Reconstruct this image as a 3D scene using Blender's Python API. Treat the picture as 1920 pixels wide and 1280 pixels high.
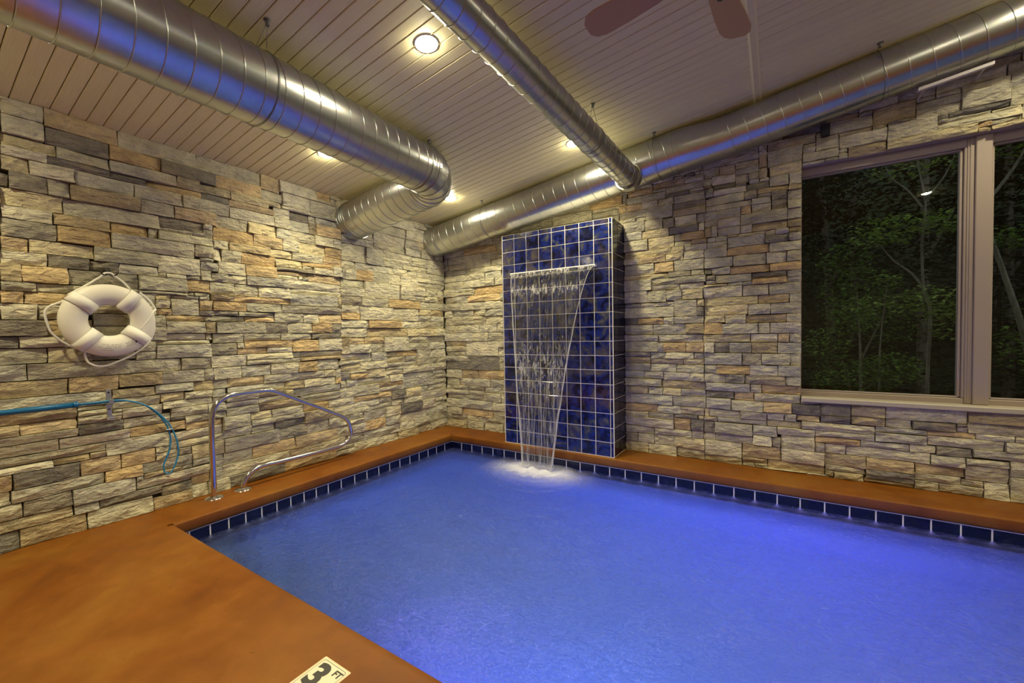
import bpy, bmesh, math, random
from mathutils import Vector, Matrix, noise
R = random.Random(7)
for o in list(bpy.data.objects): bpy.data.objects.remove(o)
S = bpy.context.scene
COL = S.collection

# ------------------------------------------------------------------ camera
CAM = Vector((3.3591, -3.8319, 1.2062)); YAW, PIT, ROL = -0.5688, -0.0298, -0.0177
F = Vector((math.sin(YAW)*math.cos(PIT), math.cos(YAW)*math.cos(PIT), math.sin(PIT)))
Rr = Vector((math.cos(YAW), -math.sin(YAW), 0)); U = Rr.cross(F)
R2 = math.cos(ROL)*Rr + math.sin(ROL)*U; U2 = -math.sin(ROL)*Rr + math.cos(ROL)*U
cd = bpy.data.cameras.new('camera'); cam = bpy.data.objects.new('camera', cd); COL.objects.link(cam)
cam.matrix_world = Matrix((( R2.x, U2.x, -F.x, CAM.x), (R2.y, U2.y, -F.y, CAM.y), (R2.z, U2.z, -F.z, CAM.z), (0, 0, 0, 1)))
cd.sensor_width = 36; cd.lens = 771.32/1920*36; cd.shift_y = 10.57/1920; cd.clip_start = .05
S.camera = cam
# ------------------------------------------------------------------ world, exposure
W = bpy.data.worlds.new('dusk_sky'); S.world = W; W.use_nodes = True
bg = W.node_tree.nodes['Background']; bg.inputs[0].default_value = (.30, .36, .36, 1); bg.inputs[1].default_value = 1.1
S.view_settings.view_transform = 'Standard'; S.view_settings.look = 'None'
S.view_settings.exposure = 0.0; S.view_settings.gamma = 1.0; S.view_settings.use_curve_mapping = False
try:
    S.cycles.use_denoising = True; S.cycles.sample_clamp_indirect = 4.0; S.cycles.max_bounces = 14
    S.cycles.transmission_bounces = 10; S.cycles.transparent_max_bounces = 16; S.cycles.diffuse_bounces = 5; S.cycles.blur_glossy = 1.0
except Exception: pass
CAN_W, CAN_COL = 66.0, (1.0, .87, .47)        # ceiling downlights
POOL_W = 10.2                                 # underwater lamps

XW, YW, ZT, SL = -.3744, .3493, 2.632, .125    # stone faces, eave height, ceiling slope
def zc(x): return ZT + SL*(x-XW)
WZ = -.165                                     # water level
PX1 = 7.2; PY0 = -2.79                         # pool far end, near edge
RX1, RY0 = 8.6, -6.2                           # room right wall, room front wall
def in_frame(p, m=0):
    d = Vector(p)-CAM; f = d.dot(F)
    if f < .05: return None
    return 960+771.32*d.dot(R2)/f, 650.57-771.32*d.dot(U2)/f, f

# ------------------------------------------------------------------ helpers
def tag(o, label=None, cat=None, group=None, kind=None):
    if label: o['label'] = label
    if cat: o['category'] = cat
    if group: o['group'] = group
    if kind: o['kind'] = kind
    return o
def empty(name, loc, label=None, cat=None, group=None, kind=None):
    o = bpy.data.objects.new(name, None); COL.objects.link(o); o.location = loc; o.empty_display_size = .1
    return tag(o, label, cat, group, kind)
def link(name, me, mats, parent=None, loc=None):
    if not isinstance(mats, (list, tuple)): mats = [mats]
    for m in mats:
        if m: me.materials.append(m)
    o = bpy.data.objects.new(name, me); COL.objects.link(o)
    if parent is not None:
        o.parent = parent
        if loc is not None: o.location = Vector(loc)-PW[parent.name]
        else: o.location = -PW[parent.name]
    elif loc is not None: o.location = loc
    PW[o.name] = Vector(loc) if loc is not None else Vector((0, 0, 0))
    return o
PW = {}
def root(name, loc, *a, **k):
    o = empty(name, loc, *a, **k); PW[o.name] = Vector(loc); return o
class MB:
    """collects geometry in world coordinates"""
    def __init__(s): s.v = []; s.f = []; s.c = []; s.sm = []; s.mi = []
    def add(s, vs, fs, col=(1, 1, 1), smooth=False, mi=0):
        n = len(s.v); s.v += [tuple(p) for p in vs]; s.f += [tuple(i+n for i in f) for f in fs]
        s.c += [col]*len(fs); s.sm += [smooth]*len(fs); s.mi += [mi]*len(fs)
    def box(s, a, b, **k):
        (x0, y0, z0), (x1, y1, z1) = a, b
        s.add([(x0,y0,z0),(x1,y0,z0),(x1,y1,z0),(x0,y1,z0),(x0,y0,z1),(x1,y0,z1),(x1,y1,z1),(x0,y1,z1)],
              [(0,3,2,1),(4,5,6,7),(0,1,5,4),(1,2,6,5),(2,3,7,6),(3,0,4,7)], **k)
    def bbox(s, a, b, e=.003, **k):
        """box with chamfered edges"""
        bm = bmesh.new(); bmesh.ops.create_cube(bm, size=1)
        for v in bm.verts:
            v.co = Vector([(a[i]+b[i])/2+v.co[i]*(b[i]-a[i]) for i in range(3)])
        bmesh.ops.bevel(bm, geom=bm.edges[:], offset=e, segments=1, affect='EDGES')
        s.bm(bm, **k)
    def bm(s, bm, **k):
        bm.verts.ensure_lookup_table()
        s.add([v.co[:] for v in bm.verts], [[v.index for v in f.verts] for f in bm.faces], **k); bm.free()
    def tube(s, pts, r, n=10, cap=True, closed=False, smooth=True, **k):
        pts = [Vector(p) for p in pts]; m = len(pts); vs = []
        rr = r if isinstance(r, (list, tuple)) else [r]*m
        nrm = None
        for i, p in enumerate(pts):
            if closed: t = pts[(i+1) % m]-pts[i-1]
            else: t = pts[min(i+1, m-1)]-pts[max(i-1, 0)]
            t.normalize()
            if nrm is None:
                nrm = t.orthogonal().normalized()
            nrm = (nrm-t*nrm.dot(t)).normalized(); b = t.cross(nrm)
            for j in range(n):
                a = 2*math.pi*j/n
                vs.append(p+(nrm*math.cos(a)+b*math.sin(a))*rr[i])
        fs = []
        for i in range(m if closed else m-1):
            for j in range(n):
                i2 = (i+1) % m; j2 = (j+1) % n
                fs.append((i*n+j, i*n+j2, i2*n+j2, i2*n+j))
        if cap and not closed: fs += [tuple(range(n-1, -1, -1)), tuple(range((m-1)*n, m*n))]
        s.add(vs, fs, smooth=smooth, **k)
    def lathe(s, prof, o, ax=(0, 0, 1), n=32, smooth=True, **k):
        o = Vector(o); ax = Vector(ax).normalized(); u = ax.orthogonal().normalized(); w = ax.cross(u); vs = []; fs = []
        for (r, h) in prof:
            for j in range(n):
                a = 2*math.pi*j/n; vs.append(o+ax*h+(u*math.cos(a)+w*math.sin(a))*r)
        for i in range(len(prof)-1):
            for j in range(n):
                fs.append((i*n+j, i*n+(j+1) % n, (i+1)*n+(j+1) % n, (i+1)*n+j))
        s.add(vs, fs, smooth=smooth, **k)
    def build(s, name, mats, parent=None, loc=None, color=False):
        me = bpy.data.meshes.new(name)
        off = Vector(loc) if loc is not None else Vector((0, 0, 0))
        me.from_pydata([(p[0]-off.x, p[1]-off.y, p[2]-off.z) for p in s.v], [], s.f)
        me.polygons.foreach_set('use_smooth', s.sm)
        me.polygons.foreach_set('material_index', s.mi)
        if color:
            at = me.attributes.new('tone', 'FLOAT_COLOR', 'CORNER'); d = []
            for p, c in zip(me.polygons, s.c): d += list((*c, 1)[:4])*p.loop_total
            at.data.foreach_set('color', d)
        me.update()
        return link(name, me, mats, parent, loc)
def catmull(P, k=6):
    P = [Vector(p) for p in P]; out = []
    for i in range(len(P)-1):
        a, b, c, d = P[max(i-1, 0)], P[i], P[i+1], P[min(i+2, len(P)-1)]
        for j in range(k):
            t = j/k; out.append(.5*((2*b)+(c-a)*t+(2*a-5*b+4*c-d)*t*t+(3*b-a-3*c+d)*t**3))
    out.append(P[-1]); return out

# ------------------------------------------------------------------ materials
class NT:
    def __init__(s, name):
        s.m = bpy.data.materials.new(name); s.m.use_nodes = True; s.t = s.m.node_tree
        s.p = s.t.nodes['Principled BSDF']; s.out = s.t.nodes['Material Output']
    def n(s, ty, ins={}, **kw):
        x = s.t.nodes.new(ty)
        for a, b in kw.items(): setattr(x, a, b)
        for a, b in ins.items(): s.set(x, a, b)
        return x
    def set(s, x, a, b):
        i = x.inputs[a]
        if isinstance(b, bpy.types.NodeSocket): s.t.links.new(b, i)
        else: i.default_value = b
    def P(s, **k):
        for a, b in k.items(): s.set(s.p, a.replace('_', ' '), b)
    def pos(s): return s.n('ShaderNodeNewGeometry').outputs['Position']
    def scale(s, v, sc): return s.n('ShaderNodeMapping', {'Vector': v, 'Scale': sc}).outputs[0]
    def noise(s, v, scale, detail=4, rough=.55, dist=0):
        return s.n('ShaderNodeTexNoise', {'Vector': v, 'Scale': scale, 'Detail': detail, 'Roughness': rough, 'Distortion': dist})
    def ramp(s, f, stops, interp='LINEAR'):
        r = s.n('ShaderNodeValToRGB', {'Fac': f}); e = r.color_ramp; e.interpolation = interp
        while len(e.elements) < len(stops): e.elements.new(.5)
        for x, (p, c) in zip(e.elements, stops):
            x.position = p; x.color = (*c, 1) if len(c) == 3 else c
        return r.outputs[0]
    def mix(s, f, a, b, mode='MIX'):
        x = s.n('ShaderNodeMix', data_type='RGBA', blend_type=mode); s.set(x, 0, f); s.set(x, 6, a); s.set(x, 7, b); return x.outputs[2]
    def math(s, op, a, b=0.0, c=None):
        x = s.n('ShaderNodeMath', operation=op); s.set(x, 0, a); s.set(x, 1, b)
        if c is not None: s.set(x, 2, c)
        return x.outputs[0]
    def bump(s, h, st=.3, d=.01, nrm=None):
        x = s.n('ShaderNodeBump', {'Height': h, 'Strength': st, 'Distance': d})
        if nrm: s.set(x, 'Normal', nrm)
        return x.outputs[0]
def c4(c): return (*c, 1)
M = {}
def plain(name, col, rough=.5, metal=0, spec=.5):
    a = NT(name); a.P(Base_Color=c4(col), Roughness=rough, Metallic=metal); a.set(a.p, 'Specular IOR Level', spec); M[name] = a.m; return a
def m_stone():
    a = NT('ledge_stone'); p = a.pos()
    tone = a.n('ShaderNodeAttribute', attribute_name='tone').outputs['Color']
    big = a.noise(p, 9, 5, .6).outputs[0]; fine = a.noise(p, 70, 4, .7).outputs[0]
    c = a.mix(1, tone, a.ramp(big, [(.3, (.72, .72, .74)), (.7, (1.22, 1.2, 1.12))]), 'MULTIPLY')
    c = a.mix(1, c, a.ramp(fine, [(.25, (.8, .8, .8)), (.75, (1.15, 1.15, 1.15))]), 'MULTIPLY')
    rust = a.ramp(a.noise(p, 3.2, 3, .6).outputs[0], [(.56, (0, 0, 0)), (.70, (1, 1, 1))])
    c = a.mix(a.math('MULTIPLY', rust, .35), c, (.62, .47, .26, 1))
    a.P(Base_Color=c, Roughness=.86); a.set(a.p, 'Specular IOR Level', .25)
    v = a.scale(p, (1, 1, 2.4))
    h1 = a.noise(v, 13, 4, .62, .9).outputs[0]; h2 = a.noise(v, 60, 3, .6).outputs[0]
    w = a.n('ShaderNodeTexVoronoi', {'Vector': v, 'Scale': 17.0}, feature='SMOOTH_F1').outputs[0]
    h = a.math('ADD', a.math('ADD', a.math('MULTIPLY', h1, 1.0), a.math('MULTIPLY', w, .45)), a.math('MULTIPLY', h2, .18))
    a.P(Normal=a.bump(h, .95, .034)); M['stone'] = a.m
def m_mortar():
    a = NT('dark_joint'); p = a.pos()
    a.P(Base_Color=a.ramp(a.noise(p, 20).outputs[0], [(.3, (.03, .026, .02)), (.7, (.09, .075, .06))]), Roughness=.95); M['joint'] = a.m
def m_board():
    a = NT('painted_board'); p = a.pos()
    t = a.n('ShaderNodeAttribute', attribute_name='tone').outputs['Color']
    g = a.noise(a.scale(p, (2, 60, 2)), 3, 3).outputs[0]
    c = a.mix(1, t, a.ramp(g, [(.3, (.93, .93, .93)), (.7, (1.05, 1.05, 1.05))]), 'MULTIPLY')
    a.P(Base_Color=c, Roughness=.42); M['board'] = a.m
def m_deck():
    a = NT('stained_concrete'); p = a.pos()
    n1 = a.noise(p, 1.6, 6, .62, .6).outputs[0]; n2 = a.noise(p, 7, 5, .6).outputs[0]; n3 = a.noise(p, .7, 3, .5).outputs[0]
    c = a.ramp(n1, [(.30, (.135, .038, .003)), (.5, (.195, .062, .005)), (.70, (.235, .098, .012))])
    c = a.mix(a.ramp(n3, [(.45, (0, 0, 0)), (.7, (.6, .6, .6))]), c, (.25, .105, .022, 1))
    c = a.mix(1, c, a.ramp(n2, [(.25, (.82, .8, .78)), (.75, (1.1, 1.1, 1.1))]), 'MULTIPLY')
    sp = a.ramp(a.noise(p, 34, 3, .5).outputs[0], [(.68, (0, 0, 0)), (.74, (.5, .5, .5))])
    c = a.mix(sp, c, (.10, .03, .006, 1))
    a.P(Base_Color=c, Roughness=a.ramp(n2, [(.3, (.38,)*3), (.7, (.55,)*3)])); a.set(a.p, 'Specular IOR Level', .22)
    a.P(Normal=a.bump(a.math('ADD', n2, a.math('MULTIPLY', a.noise(p, 60).outputs[0], .3)), .12, .01)); M['deck'] = a.m
def m_metal():
    a = NT('galvanised_steel'); p = a.pos()
    n1 = a.noise(p, 9, 4, .6).outputs[0]; n2 = a.noise(p, 2.5, 3).outputs[0]
    sp = a.n('ShaderNodeTexVoronoi', {'Vector': p, 'Scale': 40.0}).outputs['Color']
    a.P(Base_Color=a.mix(.05, a.ramp(n2, [(.3, (.49, .50, .50)), (.7, (.57, .58, .57))]), sp, 'OVERLAY'), Metallic=1,
        Roughness=.29)
    a.P(Normal=a.bump(a.noise(p, 3, 1).outputs[0], .05, .02)); M['duct'] = a.m
def m_tile():
    a = NT('cobalt_glazed_tile'); p = a.pos(); rnd = a.n('ShaderNodeObjectInfo').outputs['Random']
    sh = a.n('ShaderNodeCombineXYZ', {'X': a.math('MULTIPLY', rnd, 37.0), 'Y': a.math('MULTIPLY', rnd, 11.0), 'Z': 0.0}).outputs[0]
    q = a.n('ShaderNodeVectorMath', {0: p, 1: sh}, operation='ADD').outputs[0]
    n1 = a.noise(q, 9, 5, .62, .7).outputs[0]; n2 = a.noise(q, 4.5, 4, .6, .5).outputs[0]
    c = a.ramp(n1, [(.36, (.003, .004, .018)), (.46, (.006, .010, .08)), (.52, (.010, .024, .19)), (.58, (.03, .035, .07)), (.68, (.12, .12, .125))])  # greys: glaze mottle, plus reflection of the lit ceiling put into the colour
    c = a.mix(a.ramp(n2, [(.52, (0, 0, 0)), (.68, (.6, .6, .6))]), c, (.10, .08, .065, 1))
    a.P(Base_Color=c, Roughness=.12); a.set(a.p, 'Coat Weight', .6); a.set(a.p, 'Coat Roughness', .06)
    a.P(Normal=a.bump(a.noise(q, 16, 3).outputs[0], .10, .01)); M['tile'] = a.m
    a = NT('dark_navy_tile'); p = a.pos()
    c = a.ramp(a.noise(p, 9, 5, .65, 1).outputs[0], [(.35, (.002, .002, .010)), (.6, (.004, .006, .035)), (.8, (.03, .03, .04))])
    a.P(Base_Color=c, Roughness=.12); a.P(Normal=a.bump(a.noise(p, 14, 3).outputs[0], .1, .01)); M['navy'] = a.m
def m_water():
    a = NT('pool_water'); p = a.pos()
    v = a.n('ShaderNodeMapping', {'Vector': p, 'Scale': (1, 1.25, 1), 'Rotation': (0, 0, .5)}).outputs[0]
    h1 = a.noise(v, 11, 5, .7, 1.6).outputs[0]; h2 = a.noise(v, 34, 3, .6, 2.2).outputs[0]; h3 = a.noise(v, 3.0, 2).outputs[0]
    h = a.math('ADD', a.math('ADD', h1, a.math('MULTIPLY', h2, .8)), a.math('MULTIPLY', h3, .35))
    bmp = a.bump(h, 1.0, .030)
    a.P(Base_Color=(.82, .90, 1, 1), Roughness=.08, IOR=1.33, Normal=bmp); a.set(a.p, 'Transmission Weight', 1.0)
    # fine air bubbles stirred up by the fall whiten the surface a little, in curly streaks
    st = a.ramp(a.noise(v, 15, 6, .78, 3.5).outputs[0], [(.42, (0, 0, 0)), (.66, (1, 1, 1))])
    cl = a.ramp(a.noise(v, 1.1, 3, .6, .8).outputs[0], [(.32, (.35,)*3), (.68, (1, 1, 1))]); st = a.math('MULTIPLY', st, cl)
    df = a.n('ShaderNodeBsdfTranslucent', {'Color': (.80, .86, 1, 1), 'Normal': bmp}); d2 = a.n('ShaderNodeBsdfDiffuse', {'Color': (.44, .50, 1, 1), 'Normal': bmp})
    fr = a.n('ShaderNodeMixShader', {0: .35, 1: df.outputs[0], 2: d2.outputs[0]})
    mx = a.n('ShaderNodeMixShader', {0: a.math('MULTIPLY_ADD', st, .44, .0), 1: a.p.outputs[0], 2: fr.outputs[0]})
    a.t.links.new(mx.outputs[0], a.out.inputs[0]); M['water'] = a.m
def m_plaster():
    a = NT('pool_plaster'); p = a.pos()
    a.P(Base_Color=a.ramp(a.noise(p, 5, 5).outputs[0], [(.3, (.17, .30, .60)), (.7, (.22, .37, .74))]), Roughness=.8); M['plaster'] = a.m
def m_sheet():
    a = NT('falling_water'); p = a.pos()
    v = a.scale(p, (60, 50, 2.4)); n1 = a.noise(v, 1.0, 5, .65, .5).outputs[0]
    z = a.n('ShaderNodeSeparateXYZ', {0: p}).outputs['Z']
    n2 = a.noise(a.scale(p, (44, 40, 9)), 1.0, 4, .7, .5).outputs[0]
    # glints painted as white bands: just below the lip and from the middle down
    b1 = a.ramp(z, [(0.0, (0,)*3), (1.0, (1,)*3)])
    def band(c, w):
        d = a.math('ABSOLUTE', a.math('SUBTRACT', z, c)); return a.math('MAXIMUM', a.math('SUBTRACT', 1.0, a.math('DIVIDE', d, w)), 0.0)
    bb = a.math('ADD', a.math('MULTIPLY', band(1.67, .065), 1.3), a.math('ADD', a.math('MULTIPLY', band(.86, .34), .8), a.math('MULTIPLY', band(1.83, .035), .6)))
    st = a.math('MULTIPLY', a.ramp(n2, [(.50, (0,)*3), (.66, (1,)*3)]), bb)
    base = a.math('MULTIPLY', a.ramp(n1, [(.48, (0,)*3), (.72, (1,)*3)]), .16)
    low = a.math('MULTIPLY', a.ramp(n1, [(.42, (0,)*3), (.7, (1,)*3)]), a.math('MULTIPLY', band(.25, .8), .42))
    fac = a.math('MINIMUM', a.math('ADD', a.math('ADD', st, base), low), .95)
    tr = a.n('ShaderNodeBsdfTransparent'); gl = a.n('ShaderNodeBsdfGlossy', {'Color': (1, 1, 1, 1), 'Roughness': .12, 'Normal': a.bump(n2, .8, .02)})
    fz = a.n('ShaderNodeFresnel', {'IOR': 1.33, 'Normal': a.bump(n1, .7, .02)})
    g = a.n('ShaderNodeMixShader', {0: a.math('MULTIPLY', fz.outputs[0], .8), 1: tr.outputs[0], 2: gl.outputs[0]})
    wh = a.n('ShaderNodeBsdfDiffuse', {'Color': (.93, .93, .95, 1)}); wt = a.n('ShaderNodeBsdfTranslucent', {'Color': (.93, .93, .95, 1)})
    ww = a.n('ShaderNodeMixShader', {0: .4, 1: wh.outputs[0], 2: wt.outputs[0]})
    mx = a.n('ShaderNodeMixShader', {0: fac, 1: g.outputs[0], 2: ww.outputs[0]})
    a.t.links.new(mx.outputs[0], a.out.inputs[0]); M['sheet'] = a.m
    a = NT('aerated_stream'); p = a.pos()
    n1 = a.noise(a.scale(p, (60, 60, 6)), 1, 3).outputs[0]
    tr = a.n('ShaderNodeBsdfTransparent'); wh = a.n('ShaderNodeBsdfTranslucent', {'Color': (.95, .95, .97, 1)}); gl = a.n('ShaderNodeBsdfDiffuse', {'Color': (.95, .95, .97, 1)})
    ww = a.n('ShaderNodeMixShader', {0: .6, 1: wh.outputs[0], 2: gl.outputs[0]})
    mx = a.n('ShaderNodeMixShader', {0: a.ramp(n1, [(.3, (.2,)*3), (.7, (.65,)*3)]), 1: tr.outputs[0], 2: ww.outputs[0]})
    a.t.links.new(mx.outputs[0], a.out.inputs[0]); M['stream'] = a.m
def m_foam():
    a = NT('white_foam'); p = a.pos()
    at = a.n('ShaderNodeAttribute', attribute_name='tone').outputs['Fac']
    n1 = a.noise(a.scale(p, (1, 1.4, 1)), 26, 5, .75, 2.0).outputs[0]; n2 = a.noise(p, 70, 3, .6).outputs[0]
    e = a.math('ADD', a.math('MULTIPLY', n1, .8), a.math('MULTIPLY', n2, .35))
    f = a.math('SUBTRACT', a.math('ADD', at, e), .86)
    f = a.ramp(f, [(0, (0,)*3), (.35, (.28,)*3), (.95, (.9,)*3)])
    tr = a.n('ShaderNodeBsdfTransparent'); wh = a.n('ShaderNodeBsdfTranslucent', {'Color': (.95, .96, 1, 1)}); gl = a.n('ShaderNodeBsdfDiffuse', {'Color': (.95, .96, 1, 1)})
    ww = a.n('ShaderNodeMixShader', {0: .65, 1: wh.outputs[0], 2: gl.outputs[0]})
    mx = a.n('ShaderNodeMixShader', {0: f, 1: tr.outputs[0], 2: ww.outputs[0]})
    a.t.links.new(mx.outputs[0], a.out.inputs[0]); M['foam'] = a.m
def m_glass():
    a = NT('window_glass')
    tr = a.n('ShaderNodeBsdfTransparent', {'Color': (.90, .94, .92, 1)}); gl = a.n('ShaderNodeBsdfGlossy', {'Color': (1, 1, 1, 1), 'Roughness': .01})
    fz = a.n('ShaderNodeFresnel', {'IOR': 1.5})
    mx = a.n('ShaderNodeMixShader', {0: fz.outputs[0], 1: tr.outputs[0], 2: gl.outputs[0]})
    a.t.links.new(mx.outputs[0], a.out.inputs[0]); M['glass'] = a.m
def m_leaf(name, c0, c1):
    a = NT(name); p = a.pos(); n = a.noise(p, 9, 3).outputs[0]
    c = a.ramp(n, [(.35, c0), (.65, c1)]); a.P(Base_Color=c, Roughness=.55)
    tl = a.n('ShaderNodeBsdfTranslucent', {'Color': c})
    mx = a.n('ShaderNodeMixShader', {0: .25, 1: a.p.outputs[0], 2: tl.outputs[0]})
    a.t.links.new(mx.outputs[0], a.out.inputs[0]); M[name] = a.m
def m_bark():
    a = NT('bark'); p = a.pos()
    n = a.noise(a.scale(p, (1, 1, .3)), 22, 4).outputs[0]
    a.P(Base_Color=a.ramp(n, [(.3, (.14, .11, .08)), (.7, (.34, .29, .22))]), Roughness=.9, Normal=a.bump(n, .5, .02)); M['bark'] = a.m
    a = NT('forest_floor'); p = a.pos()
    a.P(Base_Color=a.ramp(a.noise(p, 4, 5).outputs[0], [(.35, (.015, .025, .008)), (.7, (.05, .06, .02))]), Roughness=.95); M['soil'] = a.m
def m_lamp():
    a = NT('lit_lamp_face'); a.set(a.p, 'Emission Color', (1, .90, .62, 1)); a.set(a.p, 'Emission Strength', 300.0); a.P(Base_Color=(1, 1, 1, 1)); M['lamp'] = a.m
for f_ in (m_stone, m_mortar, m_board, m_deck, m_metal, m_tile, m_water, m_plaster, m_sheet, m_foam, m_glass, m_bark, m_lamp): f_()
m_leaf('leaf_green', (.10, .19, .02), (.20, .32, .05)); m_leaf('leaf_shaded', (.008, .02, .004), (.026, .045, .009)); m_leaf('leaf_lit', (.22, .32, .06), (.40, .50, .11))  # lit clusters and dim backdrop put into the leaf colours
plain('grout', (.86, .84, .81), .8); plain('vinyl', (.33, .27, .245), .45); plain('sill', (.46, .41, .33), .45)
plain('ring_white', (.80, .77, .70), .42); plain('band_white', (.84, .82, .77), .5); plain('rope', (.80, .78, .72), .7)
plain('print_grey', (.18, .17, .16), .6); plain('black', (.015, .015, .015), .5); plain('blue', (.004, .105, .26), .32)
plain('blue_light', (.02, .20, .42), .35); plain('steel', (.72, .71, .70), .12, 1); plain('bright_metal', (.75, .74, .70), .3, 1)
plain('wire', (.25, .25, .25), .4, 1); plain('blade_wood', (.42, .26, .13), .45); plain('room_paint', (.42, .38, .33), .7)
plain('white_strip', (.55, .50, .50), .5); plain('marker_tile', (.72, .66, .52), .35); plain('marker_edge', (.80, .60, .40), .45); plain('ink', (.02, .018, .015), .4)
plain('acrylic', (.95, .95, .95), .1); plain('step_tile', (.006, .011, .08), .3); plain('trim_white', (.8, .79, .76), .4)
plain('rubber', (.03, .03, .03), .8)

# ================================================================== SETTING
def struct(mb, name, mats, **k):
    o = mb.build(name, mats, **k); o['kind'] = 'structure'; return o
WX0, WX1, WB, WT = 3.49, 6.9, .62, 2.55        # window opening
TOPZ = zc(RX1)+.1
b = MB(); b.box((XW-.25, RY0, -1.6), (XW-.035, YW+.25, ZT+.05)); wall_left = struct(b, 'wall_left', M['joint'])
b = MB(); y0, y1 = YW+.035, YW+.25
b.box((XW-.25, y0, -1.6), (WX0, y1, TOPZ)); b.box((WX1, y0, -1.6), (RX1, y1, TOPZ)); b.box((WX0, y0, -1.6), (WX1, y1, WB)); b.box((WX0, y0, WT), (WX1, y1, TOPZ))
wall_back = struct(b, 'wall_back', M['joint'])
b = MB(); b.box((RX1, RY0, -1.6), (RX1+.2, YW+.25, TOPZ)); wall_right = struct(b, 'wall_right', M['room_paint'])
b = MB(); b.box((XW-.25, RY0-.2, -1.6), (RX1+.2, RY0, TOPZ)); wall_front = struct(b, 'wall_front', M['room_paint'])
# floor: deck slab round the pool with rounded coping nose
CT = .0876
b = MB()
def slab(a, c): b.box((a[0], a[1], -.35), (c[0], c[1], 0))
def nose(p, q, out):
    """coping edge from p to q, bulging towards out, with a rounded nose above the tile line"""
    p, q, out = Vector(p), Vector(q), Vector(out); L = (q-p).length; n = max(2, int(L/.25)); prof = [(-.03, 0), (-.008, -.001), (-.002, -.005), (.0, -.014), (.0, -.06), (-.004, -.074), (-.012, -.083), (-.03, -.0836), (-.06, -.0836)]
    vs = []; fs = []
    for i in range(n+1):
        c = p+(q-p)*i/n; w = .002*noise.noise(c*3.1)
        for d, z in prof: vs.append(c+out*(d+(w if d > -.02 else 0))+Vector((0, 0, z)))
    m = len(prof)
    for i in range(n):
        for j in range(m-1): fs.append((i*m+j, (i+1)*m+j, (i+1)*m+j+1, i*m+j+1))
    b.add(vs, fs, smooth=True)
slab((XW-.1, RY0, 0), (RX1, PY0-.03, 0)); slab((XW-.1, PY0-.03, 0), (0, YW+.1, 0)); slab((0, 0, 0), (RX1, YW+.1, 0)); slab((PX1, PY0-.03, 0), (RX1, 0, 0))
nose((.03, PY0, 0), (.03, -.03, 0), (1, 0, 0)); nose((.03, -.03, 0), (PX1-.03, -.03, 0), (0, -1, 0)); nose((PX1-.03, PY0, 0), (.03, PY0, 0), (0, 1, 0)); nose((PX1-.03, -.03, 0), (PX1-.03, PY0, 0), (-1, 0, 0))
floor = struct(b, 'floor', M['deck'])
# ------------------------------------------------------------------ pool shell (a floor basin), steps, tile line
pool = root('pool_basin', (0, 0, 0), kind='structure')
b = MB(); PD = -1.15
b.add([(0,PY0-.03,-.10),(PX1,PY0-.03,-.10),(PX1,0,-.10),(0,0,-.10),(0,PY0-.03,PD),(PX1,PY0-.03,PD),(PX1,0,PD),(0,0,PD)], [(4,5,6,7),(0,4,7,3),(3,7,6,2),(2,6,5,1),(1,5,4,0)])
b.build('basin_shell', M['plaster'], pool)
# corner steps: treads cut the near left corner; cobalt trim tile along every nosing
YN = PY0-.03
for k, (ya, xb, z) in enumerate([(-2.36, .84, -.40), (-2.00, 1.38, -.64), (-1.52, 1.95, -.88)]):
    n = 10; arc = []
    for i in range(n+1):
        t = i/n; P = Vector((xb*t, ya*(1-t)+YN*t, 0)); nn = Vector((ya-YN, xb, 0)).normalized() if False else Vector((-(YN-ya), xb, 0)).normalized()
        arc.append(P+nn*.05*math.sin(math.pi*t))
    b = MB(); N = n+2
    vs = [(0, YN, z)]+[(p.x, p.y, z) for p in arc]+[(0, YN, PD)]+[(p.x, p.y, PD) for p in arc]
    fs = [tuple(range(0, N))]+[(i, i+N, i+N+1, i+1) for i in range(1, N-1)]
    b.add(vs, fs); b.build('step', M['plaster'], pool)
    b = MB(); c0 = Vector((0, YN, 0)); vs = []
    for p in arc:
        d = (p-c0).normalized(); nn = Vector((-(YN-ya), xb, 0)).normalized(); q = p-nn*.08
        vs += [(q.x, q.y, z+.004), (p.x+nn.x*.004, p.y+nn.y*.004, z+.004), (p.x+nn.x*.004, p.y+nn.y*.004, z-.07)]
    b.add(vs, [f for i in range(n) for f in ((i*3, i*3+1, i*3+4, i*3+3), (i*3+1, i*3+2, i*3+5, i*3+4))])
    b.build('step_trim', M['step_tile'], pool)
# grout bed and the single row of waterline tiles
LY = [.0, -.131, -.276, -.416, -.556, -.694, -.837, -.974, -1.113, -1.255, -1.394, -1.538, -1.668, -1.782, -1.892, -2.005, -2.117, -2.232, -2.347, -2.461, -2.578, -2.70, PY0-.03]
BX = [.0, .164, .32, .473, .628, .782, .934, 1.092, 1.246, 1.398, 1.552, 1.704, 1.857, 2.011, 2.163, 2.315, 2.468, 2.62, 2.77, 2.922, 3.074, 3.224, 3.376, 3.525, 3.676, 3.822, 3.968, 4.111, 4.251, 4.392, 4.532]
while BX[-1] < PX1: BX.append(min(BX[-1]+.1525, PX1))
b = MB(); TZ0, TZ1 = -.2425, -.0876
b.box((-.01, PY0-.03, TZ0-.004), (.006, 0, TZ1)); b.box((0, -.006, TZ0-.004), (PX1, .01, TZ1)); b.box((0, YN-.01, TZ0-.004), (PX1, YN+.0035, TZ1))
b.build('tile_grout', M['grout'], pool)
g = .0040
def tile_box(a, c, name, parent, mat='tile'):
    t = MB(); t.bbox(a, c, .0016); cen = [(a[i]+c[i])/2 for i in range(3)]
    return t.build(name, M[mat], parent, loc=cen)
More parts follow.
